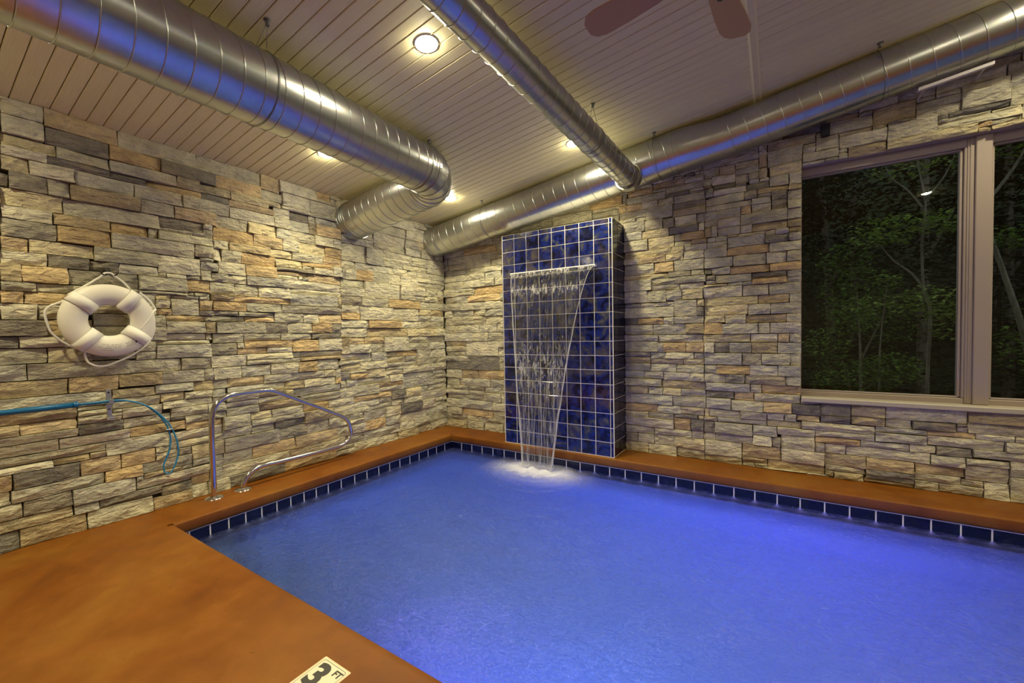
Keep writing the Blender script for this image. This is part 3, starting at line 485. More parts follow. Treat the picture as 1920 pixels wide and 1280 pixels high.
STONE_B = """2106,2347,2567,2634,O 2347,2641,2595,2654,O 2641,2810,2595,2655,L 2091,2468,2495,2567,L 2468,2805,2535,2595,L 2468,2682,2494,2535,D 2011,2240,2427,2495,O 2240,2398,2427,2495,L 2398,2544,2427,2494,L 2544,2815,2425,2494,L
2011,2281,2354,2427,L 2281,2535,2310,2427,L 2535,2821,2363,2425,D 2535,2822,2298,2363,B 2548,2746,2206,2298,L 2746,2809,2213,2298,L 2060,2269,2215,2316,L 2269,2445,2208,2310,L 2445,2548,2207,2298,D 2062,2242,2134,2215,L
2242,2498,2132,2208,Y 2498,2761,2140,2207,D 2761,2808,2140,2213,L 2060,2297,2022,2132,L 2297,2547,2021,2132,Y 2547,2613,2068,2140,D 2613,2808,2068,2140,O 2547,2695,2020,2068,L 2695,2829,2020,2068,B 2060,2381,1955,2022,Y
2381,2516,1955,2022,Y 2516,2630,1955,2021,Y 2630,2831,1963,2020,L 2060,2208,1890,1955,L 2208,2466,1889,1955,O 2466,2628,1888,1955,Y 2630,2807,1887,1963,L 2060,2358,1783,1889,L 2358,2541,1786,1888,O 2541,2807,1785,1887,L
2060,2331,1738,1783,Y 2331,2489,1733,1783,Y 2489,2693,1733,1785,D 2693,2807,1733,1785,L 2060,2332,1622,1738,L 2332,2820,1668,1732,L 2332,2592,1615,1668,L 2592,2806,1612,1668,L 2060,2293,1503,1622,L 2293,2473,1502,1615,L
2473,2610,1509,1612,L 2610,2796,1512,1612,Y 2060,2230,1458,1501,L 2230,2541,1458,1503,L 2541,2742,1354,1509,L 2742,2806,1441,1511,Y 2060,2541,1352,1458,L 2060,2190,1285,1352,D 2190,2442,1285,1352,O 2442,2542,1285,1352,L
2542,2805,1285,1354,L 2060,2344,1185,1285,L 2344,2643,1184,1285,L 2643,2805,1184,1285,B 2060,2393,1118,1184,L 2393,2794,1107,1183,L 2060,2393,1014,1118,L 2393,2441,1011,1107,L 2441,2644,1011,1107,O 2644,2804,1011,1107,O
2060,2319,962,1014,D 2060,2316,899,962,B 2319,2462,948,1011,L 2462,2717,949,1011,L 2717,2804,949,1011,L 2316,2621,895,949,B 2621,2804,895,949,Y 2060,2316,822,899,L 2316,2560,821,895,L 2560,2804,819,895,L 2060,2250,744,823,L
2250,2441,744,822,L 2441,2684,736,820,L 2684,2803,736,820,L 2060,2422,669,744,L 2422,2817,663,736,B 2060,2293,593,669,B 2293,2434,593,663,L 2434,2601,593,663,Y 2601,2817,593,663,L 2060,2523,491,593,L 2523,2817,491,593,L
2060,2383,413,490,O 2383,2599,416,491,L 2599,2802,417,491,Y 2060,2292,353,412,Y 2292,2533,353,413,L 2533,2748,375,416,D 2748,2802,375,417,Y 2060,2533,263,353,L 2533,2686,263,375,O 2686,2802,277,375,D 2060,2351,187,262,L
2351,2698,197,263,L 2698,2802,197,277,L 2060,2186,101,187,D 2186,2350,100,187,L 2351,2541,97,197,L 2541,2808,97,197,Y 2060,2296,0,100,Y 2296,2559,0,97,L 2559,2808,0,97,L 2808,2869,2068,2158,B 2831,2996,1963,2017,L
2996,3288,1952,2040,L 3288,3458,1951,2019,D 3458,3543,1951,2017,L 2807,2996,1878,1963,L 2997,3317,1878,1951,O 3317,3544,1872,1951,L 2807,3042,1785,1878,L 3042,3296,1781,1878,L 3296,3443,1779,1872,L 3443,3543,1779,1872,L
2807,2870,1732,1785,D 2870,3020,1721,1785,L 3020,3322,1713,1779,O 3322,3544,1710,1779,O 2820,2900,1670,1721,D 2900,3186,1641,1713,L 3186,3444,1658,1710,D 3444,3544,1655,1710,L 3192,3444,1608,1658,O 3444,3544,1608,1655,L
2796,3116,1512,1612,L 3116,3314,1513,1608,L 3314,3541,1512,1608,L 2806,3235,1440,1513,Y 3235,3463,1440,1513,B 3463,3544,1440,1512,L 2742,2803,1354,1441,D 2805,3158,1353,1441,Y 3158,3327,1346,1440,L 3327,3544,1345,1440,L
2805,2979,1285,1354,Y 2979,3143,1273,1353,L 3143,3441,1273,1345,B 3441,3545,1273,1345,L 2805,2955,1179,1285,O 2955,3235,1179,1273,L 3235,3324,1179,1273,L 3324,3545,1178,1273,L 2794,3179,1107,1179,Y 3179,3381,1103,1178,L
3381,3464,1102,1178,O 3464,3543,1102,1178,L 2644,2732,1011,1106,Y 2892,3013,1011,1106,D 3013,3186,1009,1103,L 3186,3379,1007,1103,B 3379,3545,1006,1102,L 2804,3112,898,1009,L 3112,3264,903,1008,D 3264,3470,907,1006,L
3470,3543,907,1006,L 2804,2912,820,898,L 2912,3174,818,898,O 3174,3380,812,903,L 3380,3543,812,907,L 2803,2983,736,819,L 2983,3136,736,818,D 3136,3436,735,812,D 3436,3544,735,812,L 2817,3176,658,735,L 3176,3262,658,734,L
3262,3543,658,735,O 2817,3050,593,658,D 3050,3204,585,658,O 3204,3540,585,658,L 2817,3026,491,593,L 3026,3275,490,585,L 3275,3480,495,585,O 3480,3673,496,585,D 3673,3870,504,618,D 3870,4074,516,618,B 4074,4516,511,618,L
4516,4848,528,620,B 2802,2849,417,491,Y 2849,3101,418,491,L 3101,3302,418,490,L 3302,3427,431,495,L 3427,3512,431,496,L 3512,3672,444,496,B 3673,3869,443,504,D 3870,4074,448,516,B 4076,4226,448,511,L 4226,4461,450,511,D
4516,4941,451,528,L 2802,2913,375,417,Y 2913,3301,373,418,L 3302,3547,376,431,Y 3547,4016,378,443,L 4017,4309,402,448,L 4309,4554,410,451,O 4554,4742,410,451,L 2802,2892,271,375,D 2892,3194,273,372,L 3194,3377,285,373,L
3377,3640,309,376,L 3639,4016,329,378,L 4016,4309,334,402,L 4309,4696,338,410,L 4696,4890,339,410,L 2698,2792,197,277,L 2896,3194,198,273,L 3194,3338,199,285,L 3338,3403,199,285,D 3403,3640,195,309,L 3640,3929,276,327,O
3929,4213,276,329,L 4213,4357,276,334,L 4357,4543,273,336,D 4543,4961,283,339,L 2808,3113,68,198,L 3113,3403,85,198,B 3840,4327,197,276,L 3403,3706,85,195,L 3706,3963,101,197,B 3963,4243,107,197,B 4244,4508,126,197,B
4508,4721,114,225,L 2808,3113,0,68,Y 3113,3308,41,85,B 3308,3706,0,85,B 3706,3961,55,101,L 3963,4242,33,107,D 3763,3951,0,55,B 3951,4241,0,33,B 4241,4374,0,68,L 4242,4486,68,126,L 4374,4598,0,68,L 3210,3587,0,14,L 3587,3763,0,14,L
3303,3550,2593,2722,L 3988,4230,2749,2875,B 4230,4460,2789,2848,L 4230,4460,2725,2789,L 4460,4694,2726,2837,L 4073,4230,2724,2749,D 4395,4694,2690,2725,D 4071,4343,2613,2724,L 4343,4748,2613,2664,L 4071,4544,2552,2613,Y
3785,4071,2625,2715,L 3638,3785,2645,2750,L 3550,3785,2575,2645,L 3841,4071,2551,2625,B 3304,3638,2722,2795,B 3702,3988,2750,2841,L 3062,3241,2580,2633,L 3241,3303,2603,2702,B 3319,3545,2513,2593,Y 2874,3062,2527,2600,L
3062,3165,2507,2580,L 3318,3458,2428,2513,L 3458,3545,2415,2513,L 2805,2874,2535,2595,L 2885,3062,2478,2527,D 3149,3318,2428,2484,D 3228,3454,2383,2428,B 3454,3545,2373,2415,B 2886,3148,2432,2478,L 3130,3228,2354,2428,D
3228,3332,2353,2383,L 3332,3447,2310,2383,D 3447,3545,2294,2373,L 2822,3130,2354,2432,L 3186,3332,2295,2353,L 3332,3447,2228,2310,D 3449,3545,2220,2294,L 2822,3186,2298,2354,L 3188,3331,2228,2295,L 2809,3102,2213,2298,L
3102,3447,2132,2228,L 3447,3545,2134,2220,L -374,-21,0,96,B -374,-279,96,170,L -279,-21,96,170,L -21,252,0,104,L 252,538,0,104,L -21,268,104,170,L 268,538,104,170,L 538,775,0,170,L 3113,3210,0,41,L 3210,3308,14,41,L
3706,3763,14,55,B 4721,4886,0,170,L 4598,4721,0,114,L 4487,4598,68,114,L 4886,5343,0,76,L 4886,5081,76,170,L 5081,5343,76,170,L 5343,5726,0,64,D 5343,5573,64,170,L 5573,5726,64,170,L 5726,6247,0,170,L 6247,6406,0,89,L
6406,6747,0,89,L 6247,6588,89,170,L 6588,6747,89,170,Y 6747,6900,0,105,L 6747,6900,105,170,L -374,-108,170,265,L -108,386,170,265,O 386,775,170,265,L 2802,2896,198,271,L 3640,3705,195,274,L 3706,3840,197,274,L 4721,4808,170,283,L
4508,4721,225,271,L 4327,4508,197,271,L 4808,5026,170,215,L 4808,5026,215,265,L 5026,5316,170,265,Y 5316,5830,170,265,L 5830,6191,170,265,L 6191,6739,170,265,Y 6739,6900,170,265,L -374,-156,265,375,L -156,384,265,375,L
384,648,265,375,L 648,775,265,375,L 4961,5049,265,375,L 4890,4961,339,375,L 5049,5573,265,375,L 5573,6067,265,375,L 6067,6371,265,375,L 6371,6761,265,375,L 6761,6900,265,375,O -374,-7,375,441,L -374,-7,441,498,L
-374,-259,498,555,L -259,-7,498,555,L -7,256,375,432,L -7,256,432,498,L -7,256,498,555,L 256,524,375,479,L 524,729,375,479,L 256,516,479,555,L 516,729,479,555,L 729,775,375,422,L 729,775,422,486,L 729,775,486,555,L
4461,4516,451,489,L 4890,4934,375,451,B 4742,4890,410,451,L 4461,4516,489,511,L 4848,4940,528,555,L 4934,5321,375,446,L 4941,5095,446,555,L 5095,5321,446,555,L 5321,5656,375,467,L 5656,5818,375,467,L 5321,5818,467,555,O
5818,6111,375,490,L 5818,6111,490,555,L 6111,6423,375,472,B 6111,6423,472,555,D 6423,6643,375,478,L 6643,6852,375,478,L 6423,6602,478,555,L 6602,6852,478,555,L 6852,6900,375,477,Y 6852,6900,477,555,L -374,-145,555,655,L
-145,351,555,655,L 351,773,555,655,L 3542,3673,585,620,L 4848,4962,555,620,L 4962,5249,555,620,L 5249,5750,555,620,L 5750,5960,555,620,L 5960,6532,555,592,L 5960,6279,592,620,L 6279,6532,592,620,L 6532,6900,555,620,L
-374,-105,655,765,L -105,165,655,765,B 165,669,655,765,O 669,775,655,765,L -374,6,765,873,D -374,-148,873,945,L -148,6,873,945,L 6,491,765,945,D 491,775,765,865,L 491,775,865,945,L -374,-20,945,999,L -374,-289,999,1075,L
-289,-20,999,1075,L -374,-20,1075,1135,Y -20,480,945,1135,L 480,775,945,1052,L 480,735,1052,1135,L 735,775,1052,1135,D 2804,2892,1009,1107,L -374,93,1135,1245,L 93,338,1135,1245,L 338,775,1135,1245,L -374,-191,1245,1345,L
-191,203,1245,1345,L 203,473,1245,1345,L 473,775,1245,1345,L -374,-252,1345,1448,L -374,-252,1448,1535,L -252,290,1345,1403,L -252,66,1403,1461,L 66,290,1403,1461,L -252,103,1461,1535,L 103,290,1461,1535,L 290,571,1345,1446,L
290,571,1446,1535,L 571,775,1345,1412,L 571,775,1412,1464,L 571,775,1464,1535,L -374,-106,1535,1635,L -106,292,1535,1635,L 292,652,1535,1635,L 652,775,1535,1635,L 2806,2995,1612,1635,Y 3116,3192,1608,1641,L 2995,3116,1612,1641,L
-374,16,1635,1720,L 16,529,1635,1720,O 529,775,1635,1720,L 2820,2900,1635,1670,L -374,-191,1720,1820,L -191,124,1720,1768,L -191,124,1768,1820,L 124,655,1720,1820,O 655,775,1720,1820,L -374,-57,1820,1915,L -57,222,1820,1915,L
222,445,1820,1915,L 445,775,1820,1915,L -373,-17,1915,1999,L -374,-17,1999,2065,L -17,298,1915,1992,L -17,298,1992,2065,L 298,538,1915,1998,L 538,775,1915,1998,L 298,548,1998,2065,L 548,775,1998,2065,L 2831,2902,2017,2065,L
2996,3079,2040,2065,B 2902,2996,2017,2065,L 3288,3361,2019,2065,L 3079,3288,2040,2065,L 3458,3543,2017,2065,B 3361,3458,2019,2065,L -374,-297,2065,2143,L -297,-46,2065,2143,L -374,-322,2143,2235,L -322,-46,2143,2235,L
-46,388,2065,2235,L 388,578,2065,2144,L 578,775,2065,2144,L 388,670,2144,2235,L 670,775,2144,2235,L 2869,2917,2065,2160,L 2809,2917,2160,2213,L 2917,3102,2065,2137,L 3102,3191,2065,2132,L 3191,3445,2065,2132,B
2917,3102,2137,2213,L 3447,3545,2065,2134,B -374,-18,2235,2320,L -18,482,2235,2320,O 482,775,2235,2320,L 775,1000,2300,2320,L 1000,1404,2300,2320,L 1404,1649,2300,2320,L 1649,1967,2300,2320,L 1967,2060,2300,2320,L
3104,3186,2229,2298,O -374,-108,2320,2415,L -108,415,2320,2415,L 415,623,2320,2360,L 415,623,2360,2415,B 623,848,2320,2415,L 848,1086,2320,2415,L 1086,1320,2320,2415,L 1320,1521,2320,2415,L 1521,1835,2320,2415,L
1835,2011,2320,2415,L 2011,2183,2320,2354,L 2183,2281,2317,2354,L -374,-152,2415,2515,L -152,287,2415,2515,L 287,694,2415,2515,L 694,1254,2415,2515,L 1254,1720,2415,2515,L 1720,1950,2415,2476,L 1950,2011,2415,2476,L
1720,2011,2476,2515,L 2011,2091,2495,2515,O 2816,2885,2432,2515,L 3167,3246,2484,2515,L 3062,3148,2478,2507,D 2683,2815,2494,2515,L 3246,3318,2484,2515,L -374,-99,2515,2580,L -374,-99,2580,2632,L -99,93,2515,2590,L
93,357,2515,2590,L -99,357,2590,2666,L 357,668,2515,2685,L 668,1000,2515,2580,L 668,1000,2580,2685,L 1000,1330,2515,2609,Y 1000,1330,2609,2685,L 1330,1705,2515,2685,L 1705,2047,2515,2609,O 2047,2091,2515,2609,L
1705,1912,2609,2685,L 1912,2106,2609,2685,L 2106,2233,2634,2685,L 2347,2468,2567,2595,L 2347,2541,2654,2685,L 2233,2347,2634,2685,L 2807,2874,2515,2535,B 2682,2805,2515,2535,L 2641,2729,2655,2685,D 2541,2641,2654,2685,L
2810,2932,2600,2685,L 2729,2810,2655,2685,L 3241,3303,2515,2602,Y 3165,3241,2515,2580,L 2932,3062,2600,2685,Y 3062,3240,2633,2685,Y 3547,3698,2550,2575,L 3550,3638,2645,2685,L 3785,3841,2550,2597,L 3698,3785,2550,2575,L
3785,3841,2597,2625,L 4544,4610,2550,2579,B 4343,4397,2664,2685,L 4544,4610,2579,2613,O 4397,4610,2664,2688,L 4610,4823,2550,2584,B 4748,4823,2584,2685,L 4610,4748,2584,2613,L 4610,4748,2664,2685,L 4823,5149,2550,2600,L
4823,5149,2600,2685,L 5149,5673,2550,2606,Y 5149,5406,2606,2685,L 5406,5673,2606,2685,L 5673,5995,2550,2581,O 5673,5995,2581,2685,L 5995,6531,2550,2614,L 5995,6531,2614,2685,L 6531,6740,2550,2624,L 6740,6897,2550,2624,L
6531,6897,2624,2685,O 280,791,2685,2714,L 791,1084,2685,2778,L 1084,1504,2685,2795,L 1504,2047,2685,2795,L 2047,2363,2685,2795,L 2363,2796,2685,2795,L 2796,3241,2685,2795,L 3241,3303,2702,2795,L 3550,3638,2685,2722,L
3638,3702,2750,2795,L 3785,3988,2715,2750,L 3988,4071,2715,2749,L 4343,4395,2685,2725,D 4694,4799,2685,2795,L 4799,5045,2685,2795,L 5045,5619,2685,2795,L 5619,5913,2685,2795,L 5913,6155,2685,2753,L 5913,6155,2753,2795,D
6155,6673,2685,2795,L 6673,6900,2685,2795,L 1314,1533,2795,2843,L 1533,1734,2795,2870,L 1734,2068,2795,2866,L 1734,2068,2866,2896,L 2068,2588,2795,2878,L 2068,2265,2878,2937,L 2265,2588,2878,2962,L 2588,2835,2795,2860,L
2835,3133,2795,2860,L 2588,3133,2860,2965,L 3133,3416,2795,2863,L 3133,3416,2863,2965,L 3416,3702,2795,2885,D 3702,3905,2841,2885,Y 3416,3905,2885,2965,L 3905,3988,2841,2877,L 4230,4331,2848,2877,L 3905,4133,2877,2965,L
4133,4331,2877,2965,L 4694,4836,2795,2888,L 4460,4694,2837,2888,L 4331,4460,2848,2888,L 4331,4673,2888,2965,L 4673,4836,2888,2965,L 4836,5412,2795,2965,L 5412,5618,2795,2864,L 5412,5618,2864,2965,L 5618,6117,2795,2896,L
5618,6117,2896,2965,L 6117,6445,2795,2882,L 6117,6445,2882,2965,L 6445,6899,2795,2885,L 6445,6899,2885,2965,L 2587,2885,2965,3002,L 2885,3152,2965,3039,L 3152,3659,2965,3073,D 3659,3921,2965,3075,D 3921,4434,2965,3022,L
3921,4434,3022,3075,L 4434,4742,2965,3019,L 4434,4742,3019,3075,L 4742,5265,2965,3075,L 5265,5773,2965,3075,L 5773,6160,2965,3075,L 6160,6451,2965,3075,L 6451,6900,2965,3075,L 3395,3617,3075,3103,L 3617,4030,3075,3131,L
4030,4595,3075,3183,L 4595,4985,3075,3185,L 4985,5257,3075,3124,L 4985,5257,3124,3185,Y 5257,5766,3075,3185,L 5766,6219,3075,3185,L 6219,6760,3075,3185,L 6760,6900,3075,3185,L 4260,4537,3185,3211,L 4537,4894,3185,3246,L
4894,5192,3185,3263,D 4894,5192,3263,3291,L 5192,5494,3185,3244,L 5192,5494,3244,3326,L 5494,5637,3185,3252,L 5637,5858,3185,3252,L 5494,5730,3252,3365,L 5730,5858,3252,3395,D 5858,6115,3185,3249,L 5858,6115,3249,3302,L
5858,6115,3302,3365,L 6115,6400,3185,3246,L 6115,6400,3246,3305,L 6115,6400,3305,3365,L 6400,6657,3185,3268,L 6657,6900,3185,3268,B 6400,6656,3268,3365,L 6656,6900,3268,3365,L 6044,6328,3365,3434,L 6328,6609,3365,3425,L
6609,6773,3365,3425,L 6328,6571,3425,3470,B 6571,6773,3425,3497,L 6773,6900,3365,3479,L 6773,6900,3479,3525,L"""
FAM = {'L': TAN, 'Y': YEL, 'O': ORA, 'B': BRN, 'D': DRK}
def rects(s): return [(*[int(v)/1000 for v in t.split(',')[:4]], FAM[t[-1]]) for t in s.split()]
def stone_geo(r, P, rr):
    a, c, p, q = r; g = .0028; w, h = c-a, q-p; nx, ny = (5, 3) if w > .16 else (4, 3)
    base = rr.uniform(-.010, .016)+(.006 if h > .08 else 0); rough = rr.uniform(.5, 1.5); sd = rr.uniform(0, 99)
    tilt = rr.uniform(-.010, .010); tl = rr.uniform(-.008, .008); vs = []
    jt = [rr.uniform(-.0035, .0035) for _ in range(8)]
    for j in range(ny):
        for i in range(nx):
            s, t = i/(nx-1), j/(ny-1); edge = i in (0, nx-1) or j in (0, ny-1)
            u = a+g+(w-2*g)*s; v = p+g+(h-2*g)*t
            if 0 < i < nx-1: u += rr.uniform(-.25, .25)*w/(nx-1)
            u += jt[j]*(1 if i == 0 else -1 if i == nx-1 else 0)
            if 0 < j < ny-1: v += rr.uniform(-.18, .18)*h
            v += (jt[3+i] if i < 5 else 0)*.6*(1 if j == 0 else -1 if j == ny-1 else 0)
            d = base+tilt*(s-.5)*2+tl*(t-.5)*2+.011*rough*noise.noise(Vector((u*9, v*26, sd)))-(.010 if edge else 0)
            if j == ny-1 and i not in (0, nx-1): d += .004
            vs.append(P(u, v, d))
    fs = [(j*nx+i, j*nx+i+1, (j+1)*nx+i+1, (j+1)*nx+i) for j in range(ny-1) for i in range(nx-1)]
    ring = [i for i in range(nx)]+[j*nx+nx-1 for j in range(1, ny)]+[(ny-1)*nx+i for i in range(nx-2, -1, -1)]+[j*nx for j in range(ny-2, 0, -1)]
    n0 = len(vs)
    for ri in ring:
        i, j = ri % nx, ri//nx; vs.append(P(a+g+(w-2*g)*i/(nx-1), p+g+(h-2*g)*j/(ny-1), -.034))
    m = len(ring)
    for k in range(m): fs.append((ring[k], n0+k, n0+(k+1) % m, ring[(k+1) % m]))
    return vs, fs
def stones(wall, rects, P, seed, flip=False):
    rr = random.Random(seed); items = []
    for r in rects:
        a, c, p, q, cls = r; r = r[:4]
        col = rr.choice(cls); k = rr.uniform(.88, 1.12); col = tuple(min(1, z*k) for z in col)
        P0 = P((a+c)/2, (p+q)/2, 0); cs = [in_frame(P(uu, vv, 0)) for uu, vv in ((a, p), (c, p), (c, q), (a, q))]; area = 0
        if all(cs):
            xs = [max(-40, min(1960, z[0])) for z in cs]; ys = [max(-40, min(1320, z[1])) for z in cs]
            area = abs(sum(xs[i]*ys[(i+1) % 4]-xs[(i+1) % 4]*ys[i] for i in range(4)))/2
        items.append((area, r, col, P0))
    items.sort(key=lambda t: -t[0]); field = MB()
    for n, (area, r, col, P0) in enumerate(items):
        vs, fs = stone_geo(r, P, rr)
        if flip: fs = [f[::-1] for f in fs]
        if n < 300 and area > 20:
            m = MB(); m.add(vs, fs, col=col); m.build('stone', M['stone'], wall, loc=P0, color=True)
        else: field.add(vs, fs, col=col)
    o = field.build('stonework', M['stone'], wall, color=True); o['kind'] = 'stuff'
stones(wall_left, rects(STONE_L), lambda u, v, d: Vector((XW+d, u, v)), 21)
stones(wall_back, rects(STONE_B), lambda u, v, d: Vector((u, YW-d, v)), 22)

# ------------------------------------------------------------------ windows in the back wall
YF = YW+.085
def frame_box(m, a, c, e=.004): m.bbox(a, c, e)
def window(name, x0, x1, fl, fr):
    w = root(name, (x0, YF, WB), kind='structure')
    z0, z1 = WB+.055, WT; m = MB(); t = .03
    frame_box(m, (x0, YF, z0-.03), (x1, YF+.07, z0+.012)); frame_box(m, (x0, YF, z1-.065), (x1, YF+.07, z1))
    frame_box(m, (x0, YF, z0+.012), (x0+fl, YF+.07, z1-.065)); frame_box(m, (x1-fr, YF, z0+.012), (x1, YF+.07, z1-.065))
    m.build('window_frame', M['vinyl'], w)
    m = MB(); s = .018; zz0, zz1 = z0+.012, z1-.065; a, c = x0+fl, x1-fr
    m.bbox((a, YF+.018, zz0), (a+s, YF+.06, zz1), .003); m.bbox((c-s, YF+.018, zz0), (c, YF+.06, zz1), .003)
    m.bbox((a, YF+.018, zz0), (c, YF+.06, zz0+.012), .003); m.bbox((a, YF+.018, zz1-.012), (c, YF+.06, zz1), .003)
    m.build('glazing_bead', M['vinyl'], w)
    m = MB(); m.add([(a, YF+.045, zz0), (c, YF+.045, zz0), (c, YF+.045, zz1), (a, YF+.045, zz1)], [(0, 1, 2, 3)]); m.build('pane', M['glass'], w)
window('window_1', 3.495, 4.515, .036, .014); window('window_2', 4.632, 5.70, .004, .03); window('window_3', 5.80, 6.88, .03, .03)
m = MB(); m.bbox((4.515, YF-.004, WB+.03), (4.558, YF+.07, WT), .004); m.bbox((4.515+.012, YF-.010, WB+.03), (4.538, YF+.0, WT), .003); m.bbox((4.553, YF-.022, WB+.03), (4.634, YF+.07, WT), .004)
struct(m, 'trim_1', M['vinyl'])
m = MB(); m.bbox((5.70, YF-.02, WB+.03), (5.80, YF+.07, WT), .004); struct(m, 'trim_2', M['vinyl'])
m = MB(); m.bbox((3.545, YW-.035, WB-.012), (WX1, YF+.02, WB+.028), .006); struct(m, 'trim_3', M['sill'])
m = MB(); m.bbox((WX0, YW+.03, WT-.002), (WX1, YF+.07, WT+.02), .003); struct(m, 'trim_4', M['vinyl'])

# ================================================================== THINGS
# ------------------------------------------------------------------ tiled fountain pillar
PXa, TP, TVv, PZ = .8059, .15228, .1405, 2.2543
pil = root('tiled_pillar', (1.43, .17, 0), 'tall square-tiled cobalt blue fountain pillar standing on the coping against the stone wall', 'pillar')
XR = PXa+8*TP+.035                             # right edge with its narrow corner trim
m = MB(); TOP = PZ+.048
m.box((PXa-.006, .0005, 0), (XR-.005, YW+.03, TOP-.001)); m.build('pillar_core', M['grout'], pil)
rows = [PZ-TVv*k for k in range(17)]; zz = [TOP]+rows
gg = .0056
for k in range(len(zz)-1):
    za, zb = max(zz[k+1], 0), zz[k]
    if zb <= .004: break
    for c in range(8): tile_box((PXa+c*TP+gg/2, -.002, za+gg/2), (PXa+(c+1)*TP-gg/2, .008, zb-gg/2), 'pillar_tile', pil)
    t = tile_box((PXa+8*TP+gg/2, -.002, za+gg/2), (XR-.006, .008, zb-gg/2), 'trim_tile', pil)
    for (ya, yb) in ((.006, .155), (.155, YW+.03)):
        tile_box((XR-.008, ya+gg/2, za+gg/2), (XR, yb-gg/2, zb-gg/2), 'pillar_tile', pil, 'navy')
    tile_box((PXa-.012, .002, za+gg/2), (PXa-.004, .155, zb-gg/2), 'pillar_tile', pil, 'navy')
m = MB(); m.box((XR-.007, -.001, 0), (XR+.0005, .0055, TOP)); m.box((PXa-.004, -.001, 0), (PXa+.0005, .002, TOP)); m.build('corner_grout', M['grout'], pil)
# scupper lip
LX0, LX1, LZ = .948, 1.892, 1.862
m = MB(); m.bbox((LX0-.012, -.055, LZ-.002), (LX1+.012, .004, LZ+.010), .002); m.bbox((LX0-.012, -.055, LZ-.014), (LX0-.004, .004, LZ), .001); m.bbox((LX1+.004, -.055, LZ-.014), (LX1+.012, .004, LZ), .001)
m.build('spout_lip', M['acrylic'], pil)
# ------------------------------------------------------------------ waterfall
fall = root('waterfall', (1.38, -.1, WZ), 'clear sheet of water narrowing as it falls from the lip of the blue tiled pillar', 'waterfall')
def fall_pt(s, t):
    """s across 0..1, t down 0..1"""
    z = LZ-.004+(WZ-LZ)*t; k = math.sqrt(t)
    xl = LX0+.005+(1.17-LX0)*(t**.85); xr = LX1-.005+(1.50-LX1)*(t**.68)
    y = -.05-.20*k
    x = xl+(xr-xl)*s
    rip = .006*math.sin(s*40+3*noise.noise(Vector((s*5, t*3, 1))))*t+.02*noise.noise(Vector((s*9, t*6, 3)))*t
    return Vector((x, y+rip, z))
nx, ny = 48, 60; m = MB()
m.add([fall_pt(i/nx, j/ny) for j in range(ny+1) for i in range(nx+1)], [(j*(nx+1)+i, (j+1)*(nx+1)+i, (j+1)*(nx+1)+i+1, j*(nx+1)+i+1) for j in range(ny) for i in range(nx)], smooth=True)
m.build('water_sheet', M['sheet'], fall)
for sgn in (0, 1):
    m = MB(); pts = [fall_pt(sgn, t/40)+Vector((.004*noise.noise(Vector((t*.4, sgn*9, 0))), 0, 0)) for t in range(41)]
    m.tube(pts, [.0035+.0065*(t/40)+.0015*noise.noise(Vector((t*.7, 4, sgn))) for t in range(41)], 8); m.build('edge_stream', M['stream'], fall)
m = MB(); rr = random.Random(3)
for k in range(34):                            # teeth of water hanging from the lip
    s = rr.random(); p = fall_pt(s, .0); L = rr.uniform(.01, .05)
    m.tube([p, p+Vector((rr.uniform(-.01, .01), -.004, -L*.6)), p+Vector((rr.uniform(-.016, .016), -.008, -L))], [.007, .005, .001], 5)
for k in range(150):                           # broken drops in the middle band
    s, t = rr.uniform(.08, .92), rr.choice([rr.uniform(.08, .13), rr.gauss(.45, .06), rr.gauss(.5, .09)]); t = min(max(t, .02), .9)
    p = fall_pt(s, t)-Vector((0, .012, 0)); L = rr.uniform(.008, .03)
    m.tube([p, p-Vector((0, 0, L*.5)), p-Vector((rr.uniform(-.003, .003), 0, L))], [.0012, .0026, .0006], 5)
o = m.build('water_drops', M['stream'], fall); o['kind'] = 'stuff'
# ------------------------------------------------------------------ pool water and foam
m = MB(); NX, NY = 150, 70; cx, cy = 1.35, -.26
def wz(x, y):
    d = math.hypot(x-cx, y-cy); r = .010*math.exp(-d*1.1)*math.sin(d*26)+.016*math.exp(-(d/.25)**2)*noise.noise(Vector((x*18, y*18, 2)))
    return WZ+r+.0022*noise.noise(Vector((x*4, y*5, 0)))+.0015*noise.noise(Vector((x*13, y*15, 5)))
m.add([(.0+PX1*i/NX, YN+(0-YN)*j/NY, wz(PX1*i/NX, YN+(0-YN)*j/NY)) for j in range(NY+1) for i in range(NX+1)],
      [(j*(NX+1)+i, j*(NX+1)+i+1, (j+1)*(NX+1)+i+1, (j+1)*(NX+1)+i) for j in range(NY) for i in range(NX)], smooth=True)
o = m.build('pool_water', M['water']); tag(o, 'rippled blue lit water filling the swimming pool', 'water', kind='stuff')
m = MB(); nr, na = 26, 64; vs = []; cc = []
for i in range(nr+1):
    for j in range(na):
        r = i/nr; a = 2*math.pi*j/na; x = cx+.02+r*.78*math.cos(a); y = cy-.10+r*.50*math.sin(a)
        y = min(y, -.012); bump_ = .030*math.exp(-(r/.42)**2)*(.6+noise.noise(Vector((x*14, y*14, 7))))
        vs.append((x, y, wz(x, y)+.004+max(bump_, 0))); d1 = math.hypot((x-1.17)/.26, (y+.24)/.17); d2 = math.hypot((x-1.50)/.24, (y+.25)/.17); d3 = math.hypot((x-1.38)/.75, (y+.33)/.42)
        cc.append(min(1.3, .78*math.exp(-d1*d1)+.78*math.exp(-d2*d2)+.56*math.exp(-d3*d3*1.0)))
fs = [(i*na+j, i*na+(j+1) % na, (i+1)*na+(j+1) % na, (i+1)*na+j) for i in range(nr) for j in range(na)]
me = bpy.data.meshes.new('foam'); me.from_pydata(vs, [], fs); at = me.attributes.new('tone', 'FLOAT', 'POINT'); at.data.foreach_set('value', cc)
